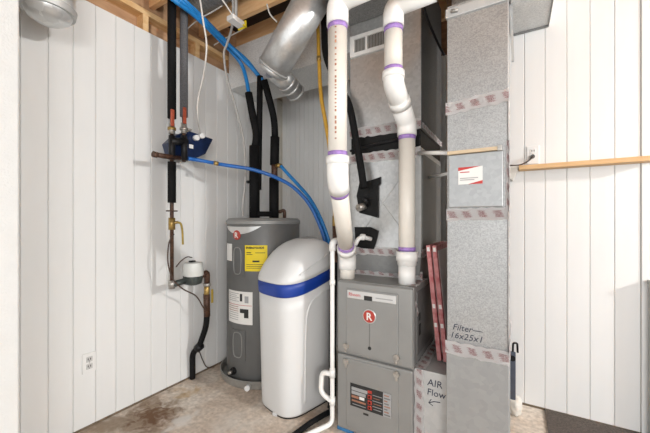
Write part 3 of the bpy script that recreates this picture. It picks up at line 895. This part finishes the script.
# filters leaning on the boot
def filter_(x0, tilt, z0, label):
    f_ = thing('air_filter', label, 'filter', (x0, 1.90, z0), 'spare air filters beside the furnace')
    rot = ((x0, 1.90, z0), 'Y', tilt)
    fr_ = box('frame', (x0, 1.75, z0), (x0 + 0.022, 2.15, z0 + 0.615), 'filter_pink', f_, 0.002, rot=rot)
    box('media', (x0 + 0.021, 1.78, z0 + 0.03), (x0 + 0.024, 2.12, z0 + 0.585), 'filter_paper', f_, rot=rot)
    for zz in (z0 + 0.19, z0 + 0.29, z0 + 0.595):
        box('size_sticker', (x0 + 0.004, 1.7488, zz - 0.012), (x0 + 0.018, 1.7505, zz + 0.010), 'label_white', f_, rot=rot)
filter_(-0.356, math.radians(-5.5), BT + 0.007, 'red-edged air filter leaning against the furnace, the left of two')
filter_(-0.324, math.radians(-5.5), BT + 0.007, 'red-edged air filter leaning against the furnace, the right of two')

# overhead duct by the right wall
ud = thing('overhead_duct', 'pale speckled duct underside overhead against the right wall', 'duct', (0.08, 2.2, 2.46))
box('duct_body', (-0.022, 1.70, 2.46), (0.182, RY - 0.002, 2.72), 'galv_light', ud, 0.002)
box('rear_hem', (-0.020, RY - 0.016, 2.450), (0.182, RY - 0.003, 2.461), 'galv_dull', ud)
box('side_hem', (0.178, 1.70, 2.452), (0.185, RY - 0.003, 2.463), 'galv_dull', ud)
prism('drive_cleat', [(-0.030, 2.10, 2.46), (-0.012, 2.10, 2.46), (-0.004, 2.10, 2.13), (-0.016, 2.10, 2.13)], (0, 0.012, 0), 'galv_pale', ud)

# braces between coil and return duct
b1 = tube('brace_strip', [(-0.462, 1.79, 1.597), (DX0, 1.62, 1.546)], 0.011, 'pvc_fitting', None, 8, at=(-0.462, 1.79, 1.597)); tag(b1, 'white strip bridging from coil case to return duct, upper one', 'brace', 'white braces at the return duct')
b2 = tube('brace_strip', [(CX1 + 0.006, 1.98, 1.48), (DX0 - 0.001, 1.80, 1.475)], 0.010, 'pvc_fitting', None, 8, at=(CX1, 1.98, 1.48)); tag(b2, 'short white rod bridging to the return duct, lower one', 'brace', 'white braces at the return duct')

# ================================================================ ROUND DUCT
P1 = Vector((-1.389, 1.638, 2.243)); P2 = Vector((-1.078, 1.604, 2.537)); dr = (P2 - P1).normalized()
ro = thing('round_duct', 'thick round galvanised duct slanting overhead with an elbow at its lower end', 'duct', P1)
tube('duct_pipe', [P1, P1.lerp(P2, 0.5), P2 + dr * 0.10], 0.106, 'galv_round', ro, 32)
vd = Vector((-0.5, 0.8, 0)).normalized()
sd = dr.cross(vd).normalized()
if sd.x < 0: sd = -sd
off = (sd * 0.75 - vd * 0.66).normalized() * 0.105
tube('seam', [P1 + off, P2 + dr * 0.10 + off], 0.005, 'galv_dull', ro, 6)
E1 = Vector((-1.393, 1.892, 2.163))
dd = (E1 - P1).normalized()
tube('end_cap', [P1 - dr * 0.004, P1 - dr * 0.03, P1 - dr * 0.045], [0.106, 0.094, 0.06], 'galv_round', ro, 32)
tube('end_bead', [P1 - dr * 0.006, P1 + dr * 0.008], 0.110, 'galv_pale', ro, 32)
tube('elbow', [P1 - dr * 0.01, P1 + dd * 0.14, E1], 0.068, 'galv_bright', ro, 28)
for t in (0.55, 0.74, 0.97):
    q = P1 + (E1 - P1) * t
    tube('elbow_bead', [q - dd * 0.008, q + dd * 0.008], 0.0715, 'galv_round', ro, 28)

# flexible ducts near the joists
def ridged(path, r, amp, step):
    pts = spline(path, 12)
    out, rs = [], []
    L = 0
    for a, b in zip(pts, pts[1:]):
        n = max(2, int((b - a).length / (step / 4)))
        for k in range(n):
            out.append(a.lerp(b, k / n)); rs.append(r + amp * math.sin(2 * PI * L / step)); L += (b - a).length / n
    return out, rs
pp, rr = ridged([(-2.10, 1.52, 2.86), (-1.6, 1.53, 2.865), (-1.1, 1.54, 2.87)], 0.095, 0.004, 0.03)
fl = tube('flexible_duct', pp, rr, 'galv_dull', None, 24, at=(-1.6, 1.47, 2.75)); tag(fl, 'grey flexible duct lying between the ceiling joists', 'duct')
fp = thing('foil_duct', 'silver foil wrapped duct end hanging at the upper left wall', 'duct', (-1.92, 0.61, 2.16))
prof = [(0.02, 2.165), (0.055, 2.172), (0.082, 2.19), (0.097, 2.225), (0.104, 2.27)]
z = 2.28
while z < 2.96:
    prof += [(0.106, z), (0.100, z + 0.018)]
    z += 0.036
lathe('foil_sleeve', prof, -1.92, 0.61, 'foil', fp, 32)
lathe('clamp_band', [(0.100, 2.215), (0.1045, 2.215), (0.1105, 2.245), (0.104, 2.247)], -1.92, 0.61, 'galv_pale', fp, 32)

# ================================================================ PVC VENT PIPES
def vent(path, label, base, rings, fits, dashes=False):
    v = thing('vent_pipe', label, 'pipe', base, 'white vent pipes above the furnace')
    P = [Vector(p) for p in path]
    n = len(P)
    for i in range(n - 1):          # straight lengths; the fittings make the bends
        d = (P[i + 1] - P[i]).normalized()
        a = 0.0 if i == 0 else (0.17 if i == n - 2 else 0.052)
        b = 0.0 if i == n - 2 else (0.112 if i == n - 3 else 0.052)
        if (P[i + 1] - P[i]).length > a + b + 0.02:
            tube('pipe', [P[i] + d * a, P[i + 1] - d * b], 0.0445, 'pvc', v, 28)
    for a, b in fits:
        tube('fitting', rounded(a, b, 8) if len(a) > 2 else a, 0.0515, 'pvc_fitting', v, 28)
    for c0, d in rings:
        c0 = Vector(c0); d = Vector(d).normalized()
        tube('primer_ring', [c0 - d * 0.011, c0 + d * 0.011], 0.0462, 'primer_purple', v, 28)
    return v
# left pipe
Lb = Vector((-0.860, 1.685, 0.872)); Lk = Vector((-0.860, 1.685, 1.00)); Lt = Vector((-0.714, 1.298, 1.42)); Ltop = Vector((-0.714, 1.298, 2.25)); Lend = Vector((-0.30, 1.298, 2.27))
ld = (Lt - Lk).normalized()
up = Vector((0, 0, 1))
vl = vent([Lb, Lk, Lt, Ltop, Lend], 'white plastic vent pipe left of the plenum, bent forward above the furnace', Lb,
     [(Lt + up * 0.108, up), (Lt - ld * 0.090, ld), (Ltop - up * 0.128, up), (Lk + ld * 0.10, ld)],
     [([Lt + up * 0.098, Lt, Lt - ld * 0.080], 0.07), ([Ltop - up * 0.118, Ltop, Ltop + Vector((0.20, 0, 0.010))], 0.16), ([Lb + up * 0.055, Lk, Lk + ld * 0.09], 0.06)])
tube('fitting_lip', [Lt + up * 0.060, Lt + up * 0.098], 0.055, 'pvc_fitting', vl, 28)
tube('fitting_lip', [Lk + ld * 0.05, Lk + ld * 0.09], 0.055, 'pvc_fitting', vl, 28)
fdir = Vector((0.47, -0.88, 0)).normalized(); sdir = Vector((0.88, 0.47, 0))
zz = Lt.z + 0.17
while zz < Ltop.z - 0.15:
    q = Vector((Lt.x, Lt.y, zz)) + (fdir * 0.95 - sdir * 0.18).normalized() * 0.0445
    hgt = random.choice((0.010, 0.014, 0.006))
    prism('print_mark', [q + sdir * -0.004 - fdir * 0.001, q + sdir * 0.004 - fdir * 0.001, q + sdir * 0.004 + up * hgt - fdir * 0.001, q - sdir * 0.004 + up * hgt - fdir * 0.001], fdir * 0.002, 'label_orange', vl)
    zz += hgt + random.choice((0.008, 0.012, 0.02))
# right pipe
Rb = Vector((-0.507, 1.709, 0.872)); Rk = Vector((-0.507, 1.709, 1.745)); R2 = Vector((-0.519, 1.52, 1.898)); R3 = Vector((R2.x, R2.y, 2.285)); R4 = R3 + Vector((0.45, 0, 0.02))
rdv = (R2 - Rk).normalized()
vr = vent([Rb, Rk, R2, R3, R4], 'white plastic vent pipe in front of the plenum with an offset bend', Rb,
     [(Rk - up * 0.075, up), (R2 + up * 0.068, up), (R3 - up * 0.120, up), (Rb + up * 0.19, up)],
     [([Rk - up * 0.065, Rk, Rk.lerp(R2, 0.5)], 0.06), ([Rk.lerp(R2, 0.46), R2, R2 + up * 0.058], 0.05), ([R3 - up * 0.108, R3, R3 + Vector((0.20, 0, 0.009))], 0.15), ([Rb + up * 0.105, Rb + up * 0.178], 0)])
for a, b, r in ((Rb + up * 0.10, Rb + up * 0.125, 0.050), (Rb + up * 0.0, Rb + up * 0.10, 0.0455), (Rb + up * 0.125, Rb + up * 0.178, 0.0575)):
    tube('fitting_lip', [a, b], r, 'pvc_fitting', vr, 28)
q = Rk.lerp(R2, 0.5); tube('fitting_lip', [q - rdv * 0.012, q + rdv * 0.03], 0.0555, 'pvc_fitting', vr, 28)
tube('fitting_lip', [R2 + up * 0.025, R2 + up * 0.058], 0.0555, 'pvc_fitting', vr, 28)

# condensate pipe with trap
cp = thing('condensate_pipe', 'thin white plastic condensate pipe with trap loop at the furnace corner', 'pipe', (-0.915, 1.615, 0))
X_, Y_ = -0.915, 1.600
tube('pipe', rounded([(-0.87, 1.72, 1.10), (X_ + 0.005, Y_ + 0.03, 1.095), (X_, Y_, 1.09), (X_, Y_, 0.03), (-1.019, 1.384, 0.025)], 0.04), 0.0135, 'pvc_fitting', cp, 14)
tube('elbow_fitting', rounded([(-0.885, 1.70, 1.10), (X_, Y_, 1.095), (X_, Y_, 1.04)], 0.03), 0.019, 'pvc_fitting', cp, 14)
tube('trap_loop', rounded([(X_, Y_, 0.318), (-0.982, Y_ - 0.005, 0.318), (-0.992, Y_ - 0.005, 0.19), (X_, Y_, 0.160)], 0.04), 0.015, 'pvc_fitting', cp, 14)
tube('coupling', [(X_, Y_, 0.30), (X_, Y_, 0.35)], 0.0175, 'pvc_fitting', cp, 14)
tube('coupling', [(X_, Y_, 0.14), (X_, Y_, 0.185)], 0.0175, 'pvc_fitting', cp, 14)
tube('coupling', [(X_, Y_, 0.84), (X_, Y_, 0.87)], 0.0165, 'pvc_fitting', cp, 14)
ov = thing('overflow_stub', 'short white capped stub on the coil case lower patch', 'pipe', (-0.759, 1.79, 1.11))
tube('stub', rounded([(-0.752, 1.79, 1.104), (-0.787, 1.735, 1.118), (-0.806, 1.72, 1.106), (-0.821, 1.71, 1.07)], 0.02), 0.013, 'pvc_fitting', ov, 12)
tube('cap', [(-0.777, 1.75, 1.116), (-0.791, 1.73, 1.118)], 0.019, 'pvc_fitting', ov, 12)

# lines beside the furnace
sl_ = tube('suction_line', spline([(-1.123, 1.81, 2.789), (-1.106, 1.82, 2.572), (-1.079, 1.802, 2.32), (-0.968, 1.752, 2.096), (-0.871, 1.729, 1.925), (-0.83, 1.742, 1.708), (-0.795, 1.739, 1.534), (-0.772, 1.73, 1.411)], 8), 0.022, 'black_foam', None, 14, at=(-0.871, 1.729, 1.925)); tag(sl_, 'black insulated refrigerant line curving down to the coil case', 'pipe')
gp = thing('gas_line', 'yellow flexible gas line hanging behind the left vent pipe', 'gas line', (-1.071, 1.69, 2.426))
tube('hose', spline([(-1.197, 1.824, 2.881), (-1.16, 1.823, 2.591), (-1.119, 1.778, 2.287), (-1.055, 1.699, 2.014), (-1.02, 1.697, 1.836), (-0.981, 1.686, 1.653), (-0.95, 1.681, 1.404), (-0.939, 1.676, 1.208)], 8), 0.0125, 'gas_yellow', gp, 12)
tube('brass_nut', [(-0.939, 1.676, 1.244), (-0.939, 1.676, 1.183)], 0.020, 'brass', gp, 6)
tube('black_iron', [(-0.939, 1.676, 1.183), (-0.939, 1.676, 0.964)], 0.016, 'copper_old', gp, 12)
tube('hose_clip', [(-1.121, 1.779, 2.308), (-1.118, 1.776, 2.279)], 0.0155, 'brass', gp, 12)
dl = tube('drain_hose', spline([(-0.984, 1.742, 0.953), (-0.989, 1.739, 0.712), (-0.987, 1.728, 0.399), (-0.982, 1.72, 0.12), (-0.985, 1.706, 0.044)], 6), 0.024, 'black_foam', None, 12, at=(-0.987, 1.728, 0.399)); tag(dl, 'black insulated line in the gap between softener and furnace', 'pipe')
fh = tube('floor_hose', spline([(-0.992, 1.717, 0.018), (-1.014, 1.645, 0.018), (-1.039, 1.541, 0.018), (-1.062, 1.388, 0.018)], 6), 0.016, 'black_foam', None, 12, at=(-1.055, 1.564, 0)); tag(fh, 'black hose lying on the floor beside the white condensate pipe', 'hose')

# ================================================================ SUPPLY PIPES ON THE LEFT
PX = -1.95
Y1, Y2 = 1.265, 1.354
def zl(py): return 1.22 + (220 - py) * 0.00663
w1 = thing('water_pipe', 'black insulated water pipe with red valve handle and yellow lever lower down', 'pipe', (PX, Y1, 0.75), 'vertical water pipes on the left wall')
tube('pipe_insulation', [(PX, Y1, 2.96), (PX, Y1, 1.895)], 0.027, 'black_foam', w1)
tube('copper_run', [(PX, Y1, 1.90), (PX, Y1, 0.775)], 0.012, 'copper_old', w1)
tube('valve_body', [(PX, Y1, 1.86), (PX, Y1, 1.79)], 0.019, 'steel_fitting', w1, 12)
tube('valve_nut', [(PX, Y1, 1.835), (PX, Y1, 1.815)], 0.026, 'brass', w1, 6)
box('red_handle', (PX + 0.022, Y1 - 0.026, 1.835), (PX + 0.034, Y1 - 0.002, 1.945), 'handle_red', w1, 0.004)
tube('lower_insulation', [(PX, Y1, 1.605), (PX, Y1, 1.335)], 0.026, 'black_foam', w1)
tube('pipe_flange', [(PX, Y1, 1.276), (PX, Y1, 1.284)], 0.036, 'copper_old', w1, 16)
tube('lever_valve', [(PX, Y1, 1.235), (PX, Y1, 1.155)], 0.021, 'brass', w1, 12)
tube('valve_stem', [(PX, Y1, 1.20), (PX + 0.03, Y1 + 0.025, 1.205)], 0.010, 'brass', w1, 10)
tube('yellow_lever', spline([(PX + 0.030, Y1 + 0.020, 1.205), (PX + 0.036, Y1 + 0.040, 1.195), (PX + 0.036, Y1 + 0.052, 1.15), (PX + 0.034, Y1 + 0.058, 1.055)], 5), 0.007, 'handle_yellow', w1, 8)
tube('lower_union', [(PX, Y1, 0.82), (PX, Y1, 0.765)], 0.021, 'steel_fitting', w1, 12)
w2 = thing('water_pipe', 'grey insulated water pipe with red valve handle beside the black one', 'pipe', (PX, Y2, 1.6), 'vertical water pipes on the left wall')
tube('pipe_insulation', [(PX, Y2, 2.96), (PX, Y2, 1.93)], 0.026, 'grey_foam', w2)
tube('copper_run', [(PX, Y2, 1.95), (PX, Y2, 1.62)], 0.012, 'copper_old', w2)
tube('valve_body', [(PX, Y2, 1.885), (PX, Y2, 1.815)], 0.019, 'steel_fitting', w2, 12)
tube('valve_nut', [(PX, Y2, 1.855), (PX, Y2, 1.835)], 0.027, 'steel_fitting', w2, 6)
box('red_handle', (PX + 0.022, Y2 - 0.026, 1.875), (PX + 0.034, Y2 - 0.002, 1.985), 'handle_red', w2, 0.004)
box('stem_cap', (PX - 0.005, Y2 + 0.02, 1.84), (PX + 0.02, Y2 + 0.05, 1.855), 'steel_fitting', w2, 0.002)

bh = thing('bypass_valve', 'dark blue faceted bypass valve housing behind the two water pipes', 'valve', (-2.0, 1.36, 1.62))
prism('housing', [(-1.985, 1.26, 1.734), (-1.985, 1.333, 1.812), (-1.985, 1.427, 1.855), (-1.985, 1.631, 1.843), (-1.985, 1.562, 1.715), (-1.985, 1.484, 1.672), (-1.985, 1.289, 1.646)], (-0.075, 0, 0), 'housing_navy', bh, 0.008)
tube('body_pipe', [(PX, Y1 - 0.01, 1.74), (PX, Y2 + 0.02, 1.765)], 0.024, 'black_plastic', bh, 12)
tube('body_pipe', [(PX, Y2, 1.80), (PX, Y2 + 0.005, 1.63)], 0.020, 'black_plastic', bh, 12)
tube('body_pipe', [(PX, Y1, 1.78), (PX, Y1, 1.62)], 0.020, 'black_plastic', bh, 12)
for (px_, q) in ((0, (-1.975, 1.464, 1.812)), (1, (-1.975, 1.511, 1.837))):
    tube('white_knob', [Vector(q) - Vector((0.015, 0, 0)), Vector(q) + Vector((0.022, 0, 0))], 0.019, 'plate_white', bh, 14)
tube('copper_stub', [(-1.93, 1.129, 1.632), (-1.935, 1.194, 1.631), (-1.95, 1.324, 1.641)], [0.015, 0.017, 0.015], 'copper_old', bh, 12)
tube('stub_cap', [(-1.93, 1.126, 1.631), (-1.93, 1.152, 1.629)], 0.0195, 'copper_old', bh, 12)
box('tag_white', (-1.972, 1.409, 1.729), Vector((-1.972, 1.442, 1.756)) + Vector((0.003, 0, 0)), 'plate_white', bh)

# meter and the pipe to the floor
wm = thing('water_meter', 'water meter with pale cap and dark body between the water pipes', 'meter', (-1.95, 1.425, 0.789))
mc = Vector((-1.95, 1.425, 0.817))
lathe('meter_bowl', [(0.030, mc.z - 0.055), (0.058, mc.z - 0.045), (0.066, mc.z - 0.01), (0.066, mc.z + 0.012), (0.05, mc.z + 0.016)], mc.x, mc.y, 'meter_body', wm, 28)
lathe('meter_cap', [(0.064, mc.z + 0.010), (0.068, mc.z + 0.016), (0.065, mc.z + 0.085), (0.060, mc.z + 0.102), (0.02, mc.z + 0.108)], mc.x + 0.005, mc.y, 'meter_plastic', wm, 28)
box('cap_lid', (mc.x - 0.01, mc.y - 0.03, mc.z + 0.106), (mc.x + 0.02, mc.y + 0.01, mc.z + 0.118), 'black_plastic', wm, 0.004)
tube('inlet', [(PX, Y1, 0.79), mc + Vector((0, -0.05, -0.015))], 0.021, 'meter_body', wm, 12)
tube('outlet', rounded([mc + Vector((0, 0.05, -0.01)), (-1.95, 1.544, 0.839), (-1.95, 1.544, 0.754)], 0.03), 0.021, 'copper_old', wm, 12)
tube('sensor_wire', spline([(-1.95, 1.417, 0.956), (-1.92, 1.357, 0.967), (-1.93, 1.318, 0.943), (-1.945, 1.292, 0.905)], 5), 0.004, 'wire_dark', wm, 6)
lp = thing('floor_pipe', 'dark pipe from the meter bending down to the floor at the left wall', 'pipe', (-2.163, 1.572, 0))
tube('brass_valve', [(-1.95, 1.544, 0.754), (-1.952, 1.541, 0.636)], 0.020, 'brass', lp, 12)
tube('valve_ring', [(-1.95, 1.544, 0.754), (-1.95, 1.544, 0.732)], 0.026, 'steel_fitting', lp, 8)
box('yellow_lever', Vector((-1.93, 1.563, 0.605)), Vector((-1.93, 1.581, 0.705)) + Vector((0.006, 0, 0)), 'handle_yellow', lp, 0.002)
tube('copper_length', [(-1.952, 1.541, 0.673), (-1.958, 1.55, 0.507)], 0.0235, 'copper_old', lp, 12)
tube('black_pipe', rounded([(-1.958, 1.55, 0.522), (-1.97, 1.551, 0.423), (-2.03, 1.535, 0.267), (-2.105, 1.534, 0.206), (-2.115, 1.542, 0.041), (-2.12, 1.545, 0.007)], 0.05), 0.021, 'black_foam', lp, 14)
tube('clamp', [(-2.05, 1.533, 0.249), (-2.02, 1.545, 0.281)], 0.031, 'black_plastic', lp, 10)
gw = tube('ground_wire', spline([(-1.93, 1.267, 1.127), (-1.93, 1.232, 1.07), (-1.93, 1.225, 0.947), (-1.93, 1.26, 0.831), (-1.93, 1.333, 0.752), (-1.93, 1.435, 0.683), (-1.93, 1.493, 0.592), (-1.93, 1.519, 0.564)], 6), 0.0045, 'wire_dark', None, 8, at=(-1.93, 1.225, 0.947)); tag(gw, 'thin brown jumper wire looping around the water meter', 'wire')
gw2 = tube('ground_wire', spline([(-2.05, 1.55, 0.235), (-2.1, 1.625, 0.112), (-2.12, 1.678, 0.038), (-2.138, 1.762, 0.001)], 6), 0.004, 'wire_dark', None, 8, at=(-2.1, 1.625, 0.112)); tag(gw2, 'thin dark wire hanging from the floor pipe to the wall base', 'wire')

# ================================================================ BLUE TUBES AND CABLES
bt = thing('blue_tube', 'long blue water tube from the bypass valve across to the softener', 'tube', (-1.95, 1.401, 1.647))
T1 = [(-1.95, 1.386, 1.648), (-1.92, 1.486, 1.644), (-1.79, 1.572, 1.616), (-1.688, 1.668, 1.6), (-1.621, 1.732, 1.581), (-1.527, 1.812, 1.539), (-1.406, 1.873, 1.464), (-1.299, 1.926, 1.338), (-1.23, 1.968, 1.176), (-1.192, 1.99, 1.043)]
tube('tube', spline(T1, 8), 0.0135, 'tube_blue_deep', bt, 12)
tube('crimp_ring', [(-1.816, 1.497, 1.623), (-1.804, 1.522, 1.619)], 0.0155, 'brass', bt, 12)
bt2 = tube('blue_tube', spline([(-1.616, 1.992, 1.655), (-1.543, 1.989, 1.585), (-1.444, 2.002, 1.486), (-1.337, 1.996, 1.38), (-1.251, 2.001, 1.242), (-1.19, 2.015, 1.086), (-1.183, 2.019, 1.027)], 8), 0.0135, 'tube_blue', None, 12, at=(-1.616, 1.992, 1.655)); tag(bt2, 'short blue water tube from the heater pipe tee to the softener', 'tube')
for i, (pts, lab_) in enumerate([
        ([(-1.914, 1.181, 2.668), (-1.878, 1.261, 2.632), (-1.89, 1.406, 2.625), (-1.927, 1.664, 2.587), (-1.899, 1.821, 2.494), (-1.865, 1.853, 2.37), (-1.844, 1.866, 2.232)], 'blue tube under the joists dropping into the left heater pipe'),
        ([(-1.911, 1.206, 2.695), (-1.883, 1.293, 2.659), (-1.895, 1.45, 2.644), (-1.888, 1.687, 2.572), (-1.821, 1.821, 2.482), (-1.74, 1.882, 2.351)], 'middle blue tube running diagonally under the joists'),
        ([(-1.921, 1.247, 2.737), (-1.899, 1.342, 2.687), (-1.909, 1.511, 2.653), (-1.871, 1.732, 2.542), (-1.787, 1.841, 2.426), (-1.713, 1.898, 2.32)], 'lowest blue tube running diagonally under the joists to the right heater pipe')]):
    o = tube('blue_tube', spline(pts, 8), 0.0155, 'tube_blue', None, 12, at=pts[2]); tag(o, lab_, 'tube', 'blue tubes under the joists')

def cable(pts, r, m, label, name='cable', group=None):
    o = tube(name, spline(pts, 8), r, m, None, 8, at=pts[len(pts) // 2]); return tag(o, label, 'cable', group)
cable([(-1.675, 1.267, 2.631), (-1.671, 1.293, 2.471), (-1.677, 1.324, 2.331), (-1.716, 1.336, 2.174), (-1.792, 1.348, 2.012), (-1.827, 1.374, 1.906), (-1.985, 1.51, 1.86)], 0.0055, 'cable_white', 'white cable hanging from the ceiling to the blue bypass valve')
cable([(-1.686, 1.552, 2.812), (-1.736, 1.592, 2.626), (-1.848, 1.642, 2.539), (-1.914, 1.671, 2.495), (-1.957, 1.739, 2.347), (-1.957, 1.833, 2.137), (-1.919, 1.879, 1.88), (-1.905, 1.887, 1.591), (-1.908, 1.862, 1.343), (-1.849, 1.805, 1.248)], 0.0085, 'cable_grey', 'grey cable dropping from the joists to the heater top')
cable([(-1.615, 1.362, 2.655), (-1.611, 1.423, 2.619), (-1.61, 1.481, 2.58)], 0.005, 'cable_white', 'short white cable running into the junction box')
cable([(-2.057, 1.445, 2.607), (-1.939, 1.458, 2.649), (-1.812, 1.476, 2.673), (-1.712, 1.478, 2.681)], 0.004, 'cable_white', 'thin white wire slanting up beside the blue tubes')
cable([(-2.046, 1.686, 2.609), (-1.925, 1.7, 2.636), (-1.835, 1.719, 2.657), (-1.775, 1.732, 2.675)], 0.004, 'cable_white', 'thin white wire slung below the junction box')
cable([(-1.416, 1.599, 2.66), (-1.412, 1.624, 2.606), (-1.391, 1.672, 2.571)], 0.005, 'cable_white', 'curved white wire end beside the round duct')
cable([(-0.447, 1.774, 2.464), (-0.426, 1.845, 2.363), (-0.394, 1.958, 2.276), (-0.376, 2.05, 2.241)], 0.007, 'black_plastic', 'thin black cable crossing the plenum side')

jb = thing('junction_box', 'small white box with yellow end fixed under the joist', 'box', (-1.608, 1.506, 2.553))
jc = Vector((-1.608, 1.506, 2.556)); rz = ((jc), 'Z', math.radians(-12))
box('box_body', jc - Vector((0.030, 0.055, 0.016)), jc + Vector((0.030, 0.050, 0.016)), 'plate_white', jb, 0.004)
box('yellow_clip', jc + Vector((-0.036, 0.050, -0.022)), jc + Vector((0.038, 0.062, 0.026)), 'label_yellow', jb, 0.003)
box('clip_lug', jc + Vector((0.030, 0.030, -0.022)), jc + Vector((0.040, 0.062, -0.012)), 'label_yellow', jb, 0.002)
tube('mount_stem', [jc + Vector((0, 0, 0.02)), (jc.x, jc.y, 2.78)], 0.010, 'cable_grey', jb, 8)

# ================================================================ WALL THINGS
ol = thing('wall_outlet', 'white double socket plate low on the left wall', 'outlet', (LX, 0.868, 0.38))
box('cover_plate', (LX, 0.834, 0.325), (LX + 0.011, 0.904, 0.440), 'plate_white', ol, 0.003)
for z in (0.362, 0.403):
    s_ = box('socket', (LX + 0.009, 0.853, z - 0.016), (LX + 0.0135, 0.885, z + 0.016), 'socket_grey', ol, 0.003)
    for y in (0.862, 0.874):
        box('slot', (LX + 0.013, y - 0.0025, z - 0.004), (LX + 0.0142, y + 0.0025, z + 0.008), 'socket_dark', s_)
    box('ground_hole', (LX + 0.013, 0.8655, z - 0.012), (LX + 0.0142, 0.8705, z - 0.007), 'socket_dark', s_)
tube('screw', [(LX + 0.010, 0.869, 0.3825), (LX + 0.013, 0.869, 0.3825)], 0.003, 'steel_fitting', ol, 8)

orr = thing('wall_outlet', 'white socket plate with a plugged cord on the right wall above the ledge', 'outlet', (0.10, RY, 1.645))
box('cover_plate', (0.066, RY - 0.007, 1.585), (0.134, RY, 1.703), 'plate_white', orr, 0.003)
box('socket', (0.084, RY - 0.010, 1.652), (0.116, RY - 0.006, 1.684), 'plate_white', orr, 0.003)
tube('screw', [(0.100, RY - 0.009, 1.648), (0.100, RY - 0.006, 1.648)], 0.003, 'steel_fitting', orr, 8)
for x in (0.094, 0.106):
    box('slot', (x - 0.002, RY - 0.0112, 1.664), (x + 0.002, RY - 0.0095, 1.676), 'socket_dark', orr)
pg = thing('power_cord', 'short dark cord plugged into the right wall outlet', 'cord', (0.10, RY - 0.01, 1.625))
tube('plug', [(0.098, RY - 0.008, 1.632), (0.097, RY - 0.032, 1.630)], 0.013, 'socket_dark', pg, 12)
tube('cord', spline([(0.097, RY - 0.03, 1.629), (0.085, RY - 0.045, 1.610), (0.055, RY - 0.05, 1.588), (0.02, RY - 0.05, 1.578), (-0.03, RY - 0.05, 1.58)], 6), 0.0045, 'wire_dark', pg, 8)
lg = box('wall_ledge', (0.020, RY - 0.088, 1.542), (0.665, RY, 1.570), 'wood_ledge', bev=0.002, at=(0.34, RY, 1.542)); tag(lg, 'narrow raw wood ledge along the right wall', 'ledge')
wk = prism('wedge_block', [(-0.035, RY - 0.001, 1.572), (0.018, RY - 0.001, 1.572), (0.018, RY - 0.001, 1.548), (-0.012, RY - 0.001, 1.478), (-0.035, RY - 0.001, 1.49)], (0, -0.07, 0), 'foam_white', None, 0.003, at=(0, RY, 1.478)); tag(wk, 'white wedge block at the end of the wood ledge', 'bracket')
hk = thing('metal_strap', 'dark slate metal strap with hook between return duct and right wall', 'bracket', (-0.01, 2.30, 0.08))
box('strap', (-0.028, 2.28, 0.09), (0.004, 2.292, 0.40), 'slate_metal', hk, 0.003)
tube('hook', rounded([(-0.012, 2.284, 0.40), (-0.010, 2.284, 0.455), (0.012, 2.284, 0.458), (0.014, 2.284, 0.40)], 0.01), 0.006, 'black_plastic', hk, 8)
tube('knob', [(-0.014, 2.276, 0.36), (-0.014, 2.284, 0.36)], 0.018, 'black_plastic', hk, 12)
bm = bmesh.new()
bmesh.ops.create_icosphere(bm, subdivisions=3, radius=1.0)
for v in bm.verts:
    k = 1 + 0.22 * math.sin(v.co.x * 5 + v.co.z * 3) * math.cos(v.co.y * 6)
    v.co = Vector((0.0 + v.co.x * 0.038 * k, 2.30 + v.co.y * 0.03 * k, 0.062 + v.co.z * 0.066 * k))
    v.co.z = max(v.co.z, 0.0)
o = link('foam_lump', me_from(bm, 'foam_lump'), 'foam_white', None, True, at=(0, 2.30, 0)); tag(o, 'crumpled white foam lump on the floor behind the return duct', 'foam')
gc = thing('grey_cabinet', 'grey low cabinet edge at the far right by the wall', 'cabinet', (0.95, 2.30, 0.012))
box('cabinet_body', (0.640, 2.405, 0.012), (1.30, RY - 0.012, 0.86), 'cabinet_grey', gc, 0.004)
box('cabinet_top', (0.636, 2.398, 0.86), (1.31, RY - 0.010, 0.885), 'cabinet_grey', gc, 0.003)

# ceiling lamp that lights the room, out of the picture
cl = thing('ceiling_lamp', 'bare round bulb in a white ceiling lampholder', 'lamp', (3.6, 1.30, 2.73))
tube('mount_bar', [(3.6, 0.902, 2.72), (3.6, 1.27, 2.72)], 0.010, 'steel_fitting', cl, 8)
lathe('lampholder', [(0.055, 2.71), (0.05, 2.66), (0.025, 2.63), (0.022, 2.60)], 3.6, 1.30, 'plate_white', cl, 24)
lathe('bulb', [(0.012, 2.60), (0.018, 2.56), (0.042, 2.50), (0.046, 2.47), (0.036, 2.435), (0.01, 2.42)], 3.6, 1.30, 'bulb_glow', cl, 24)
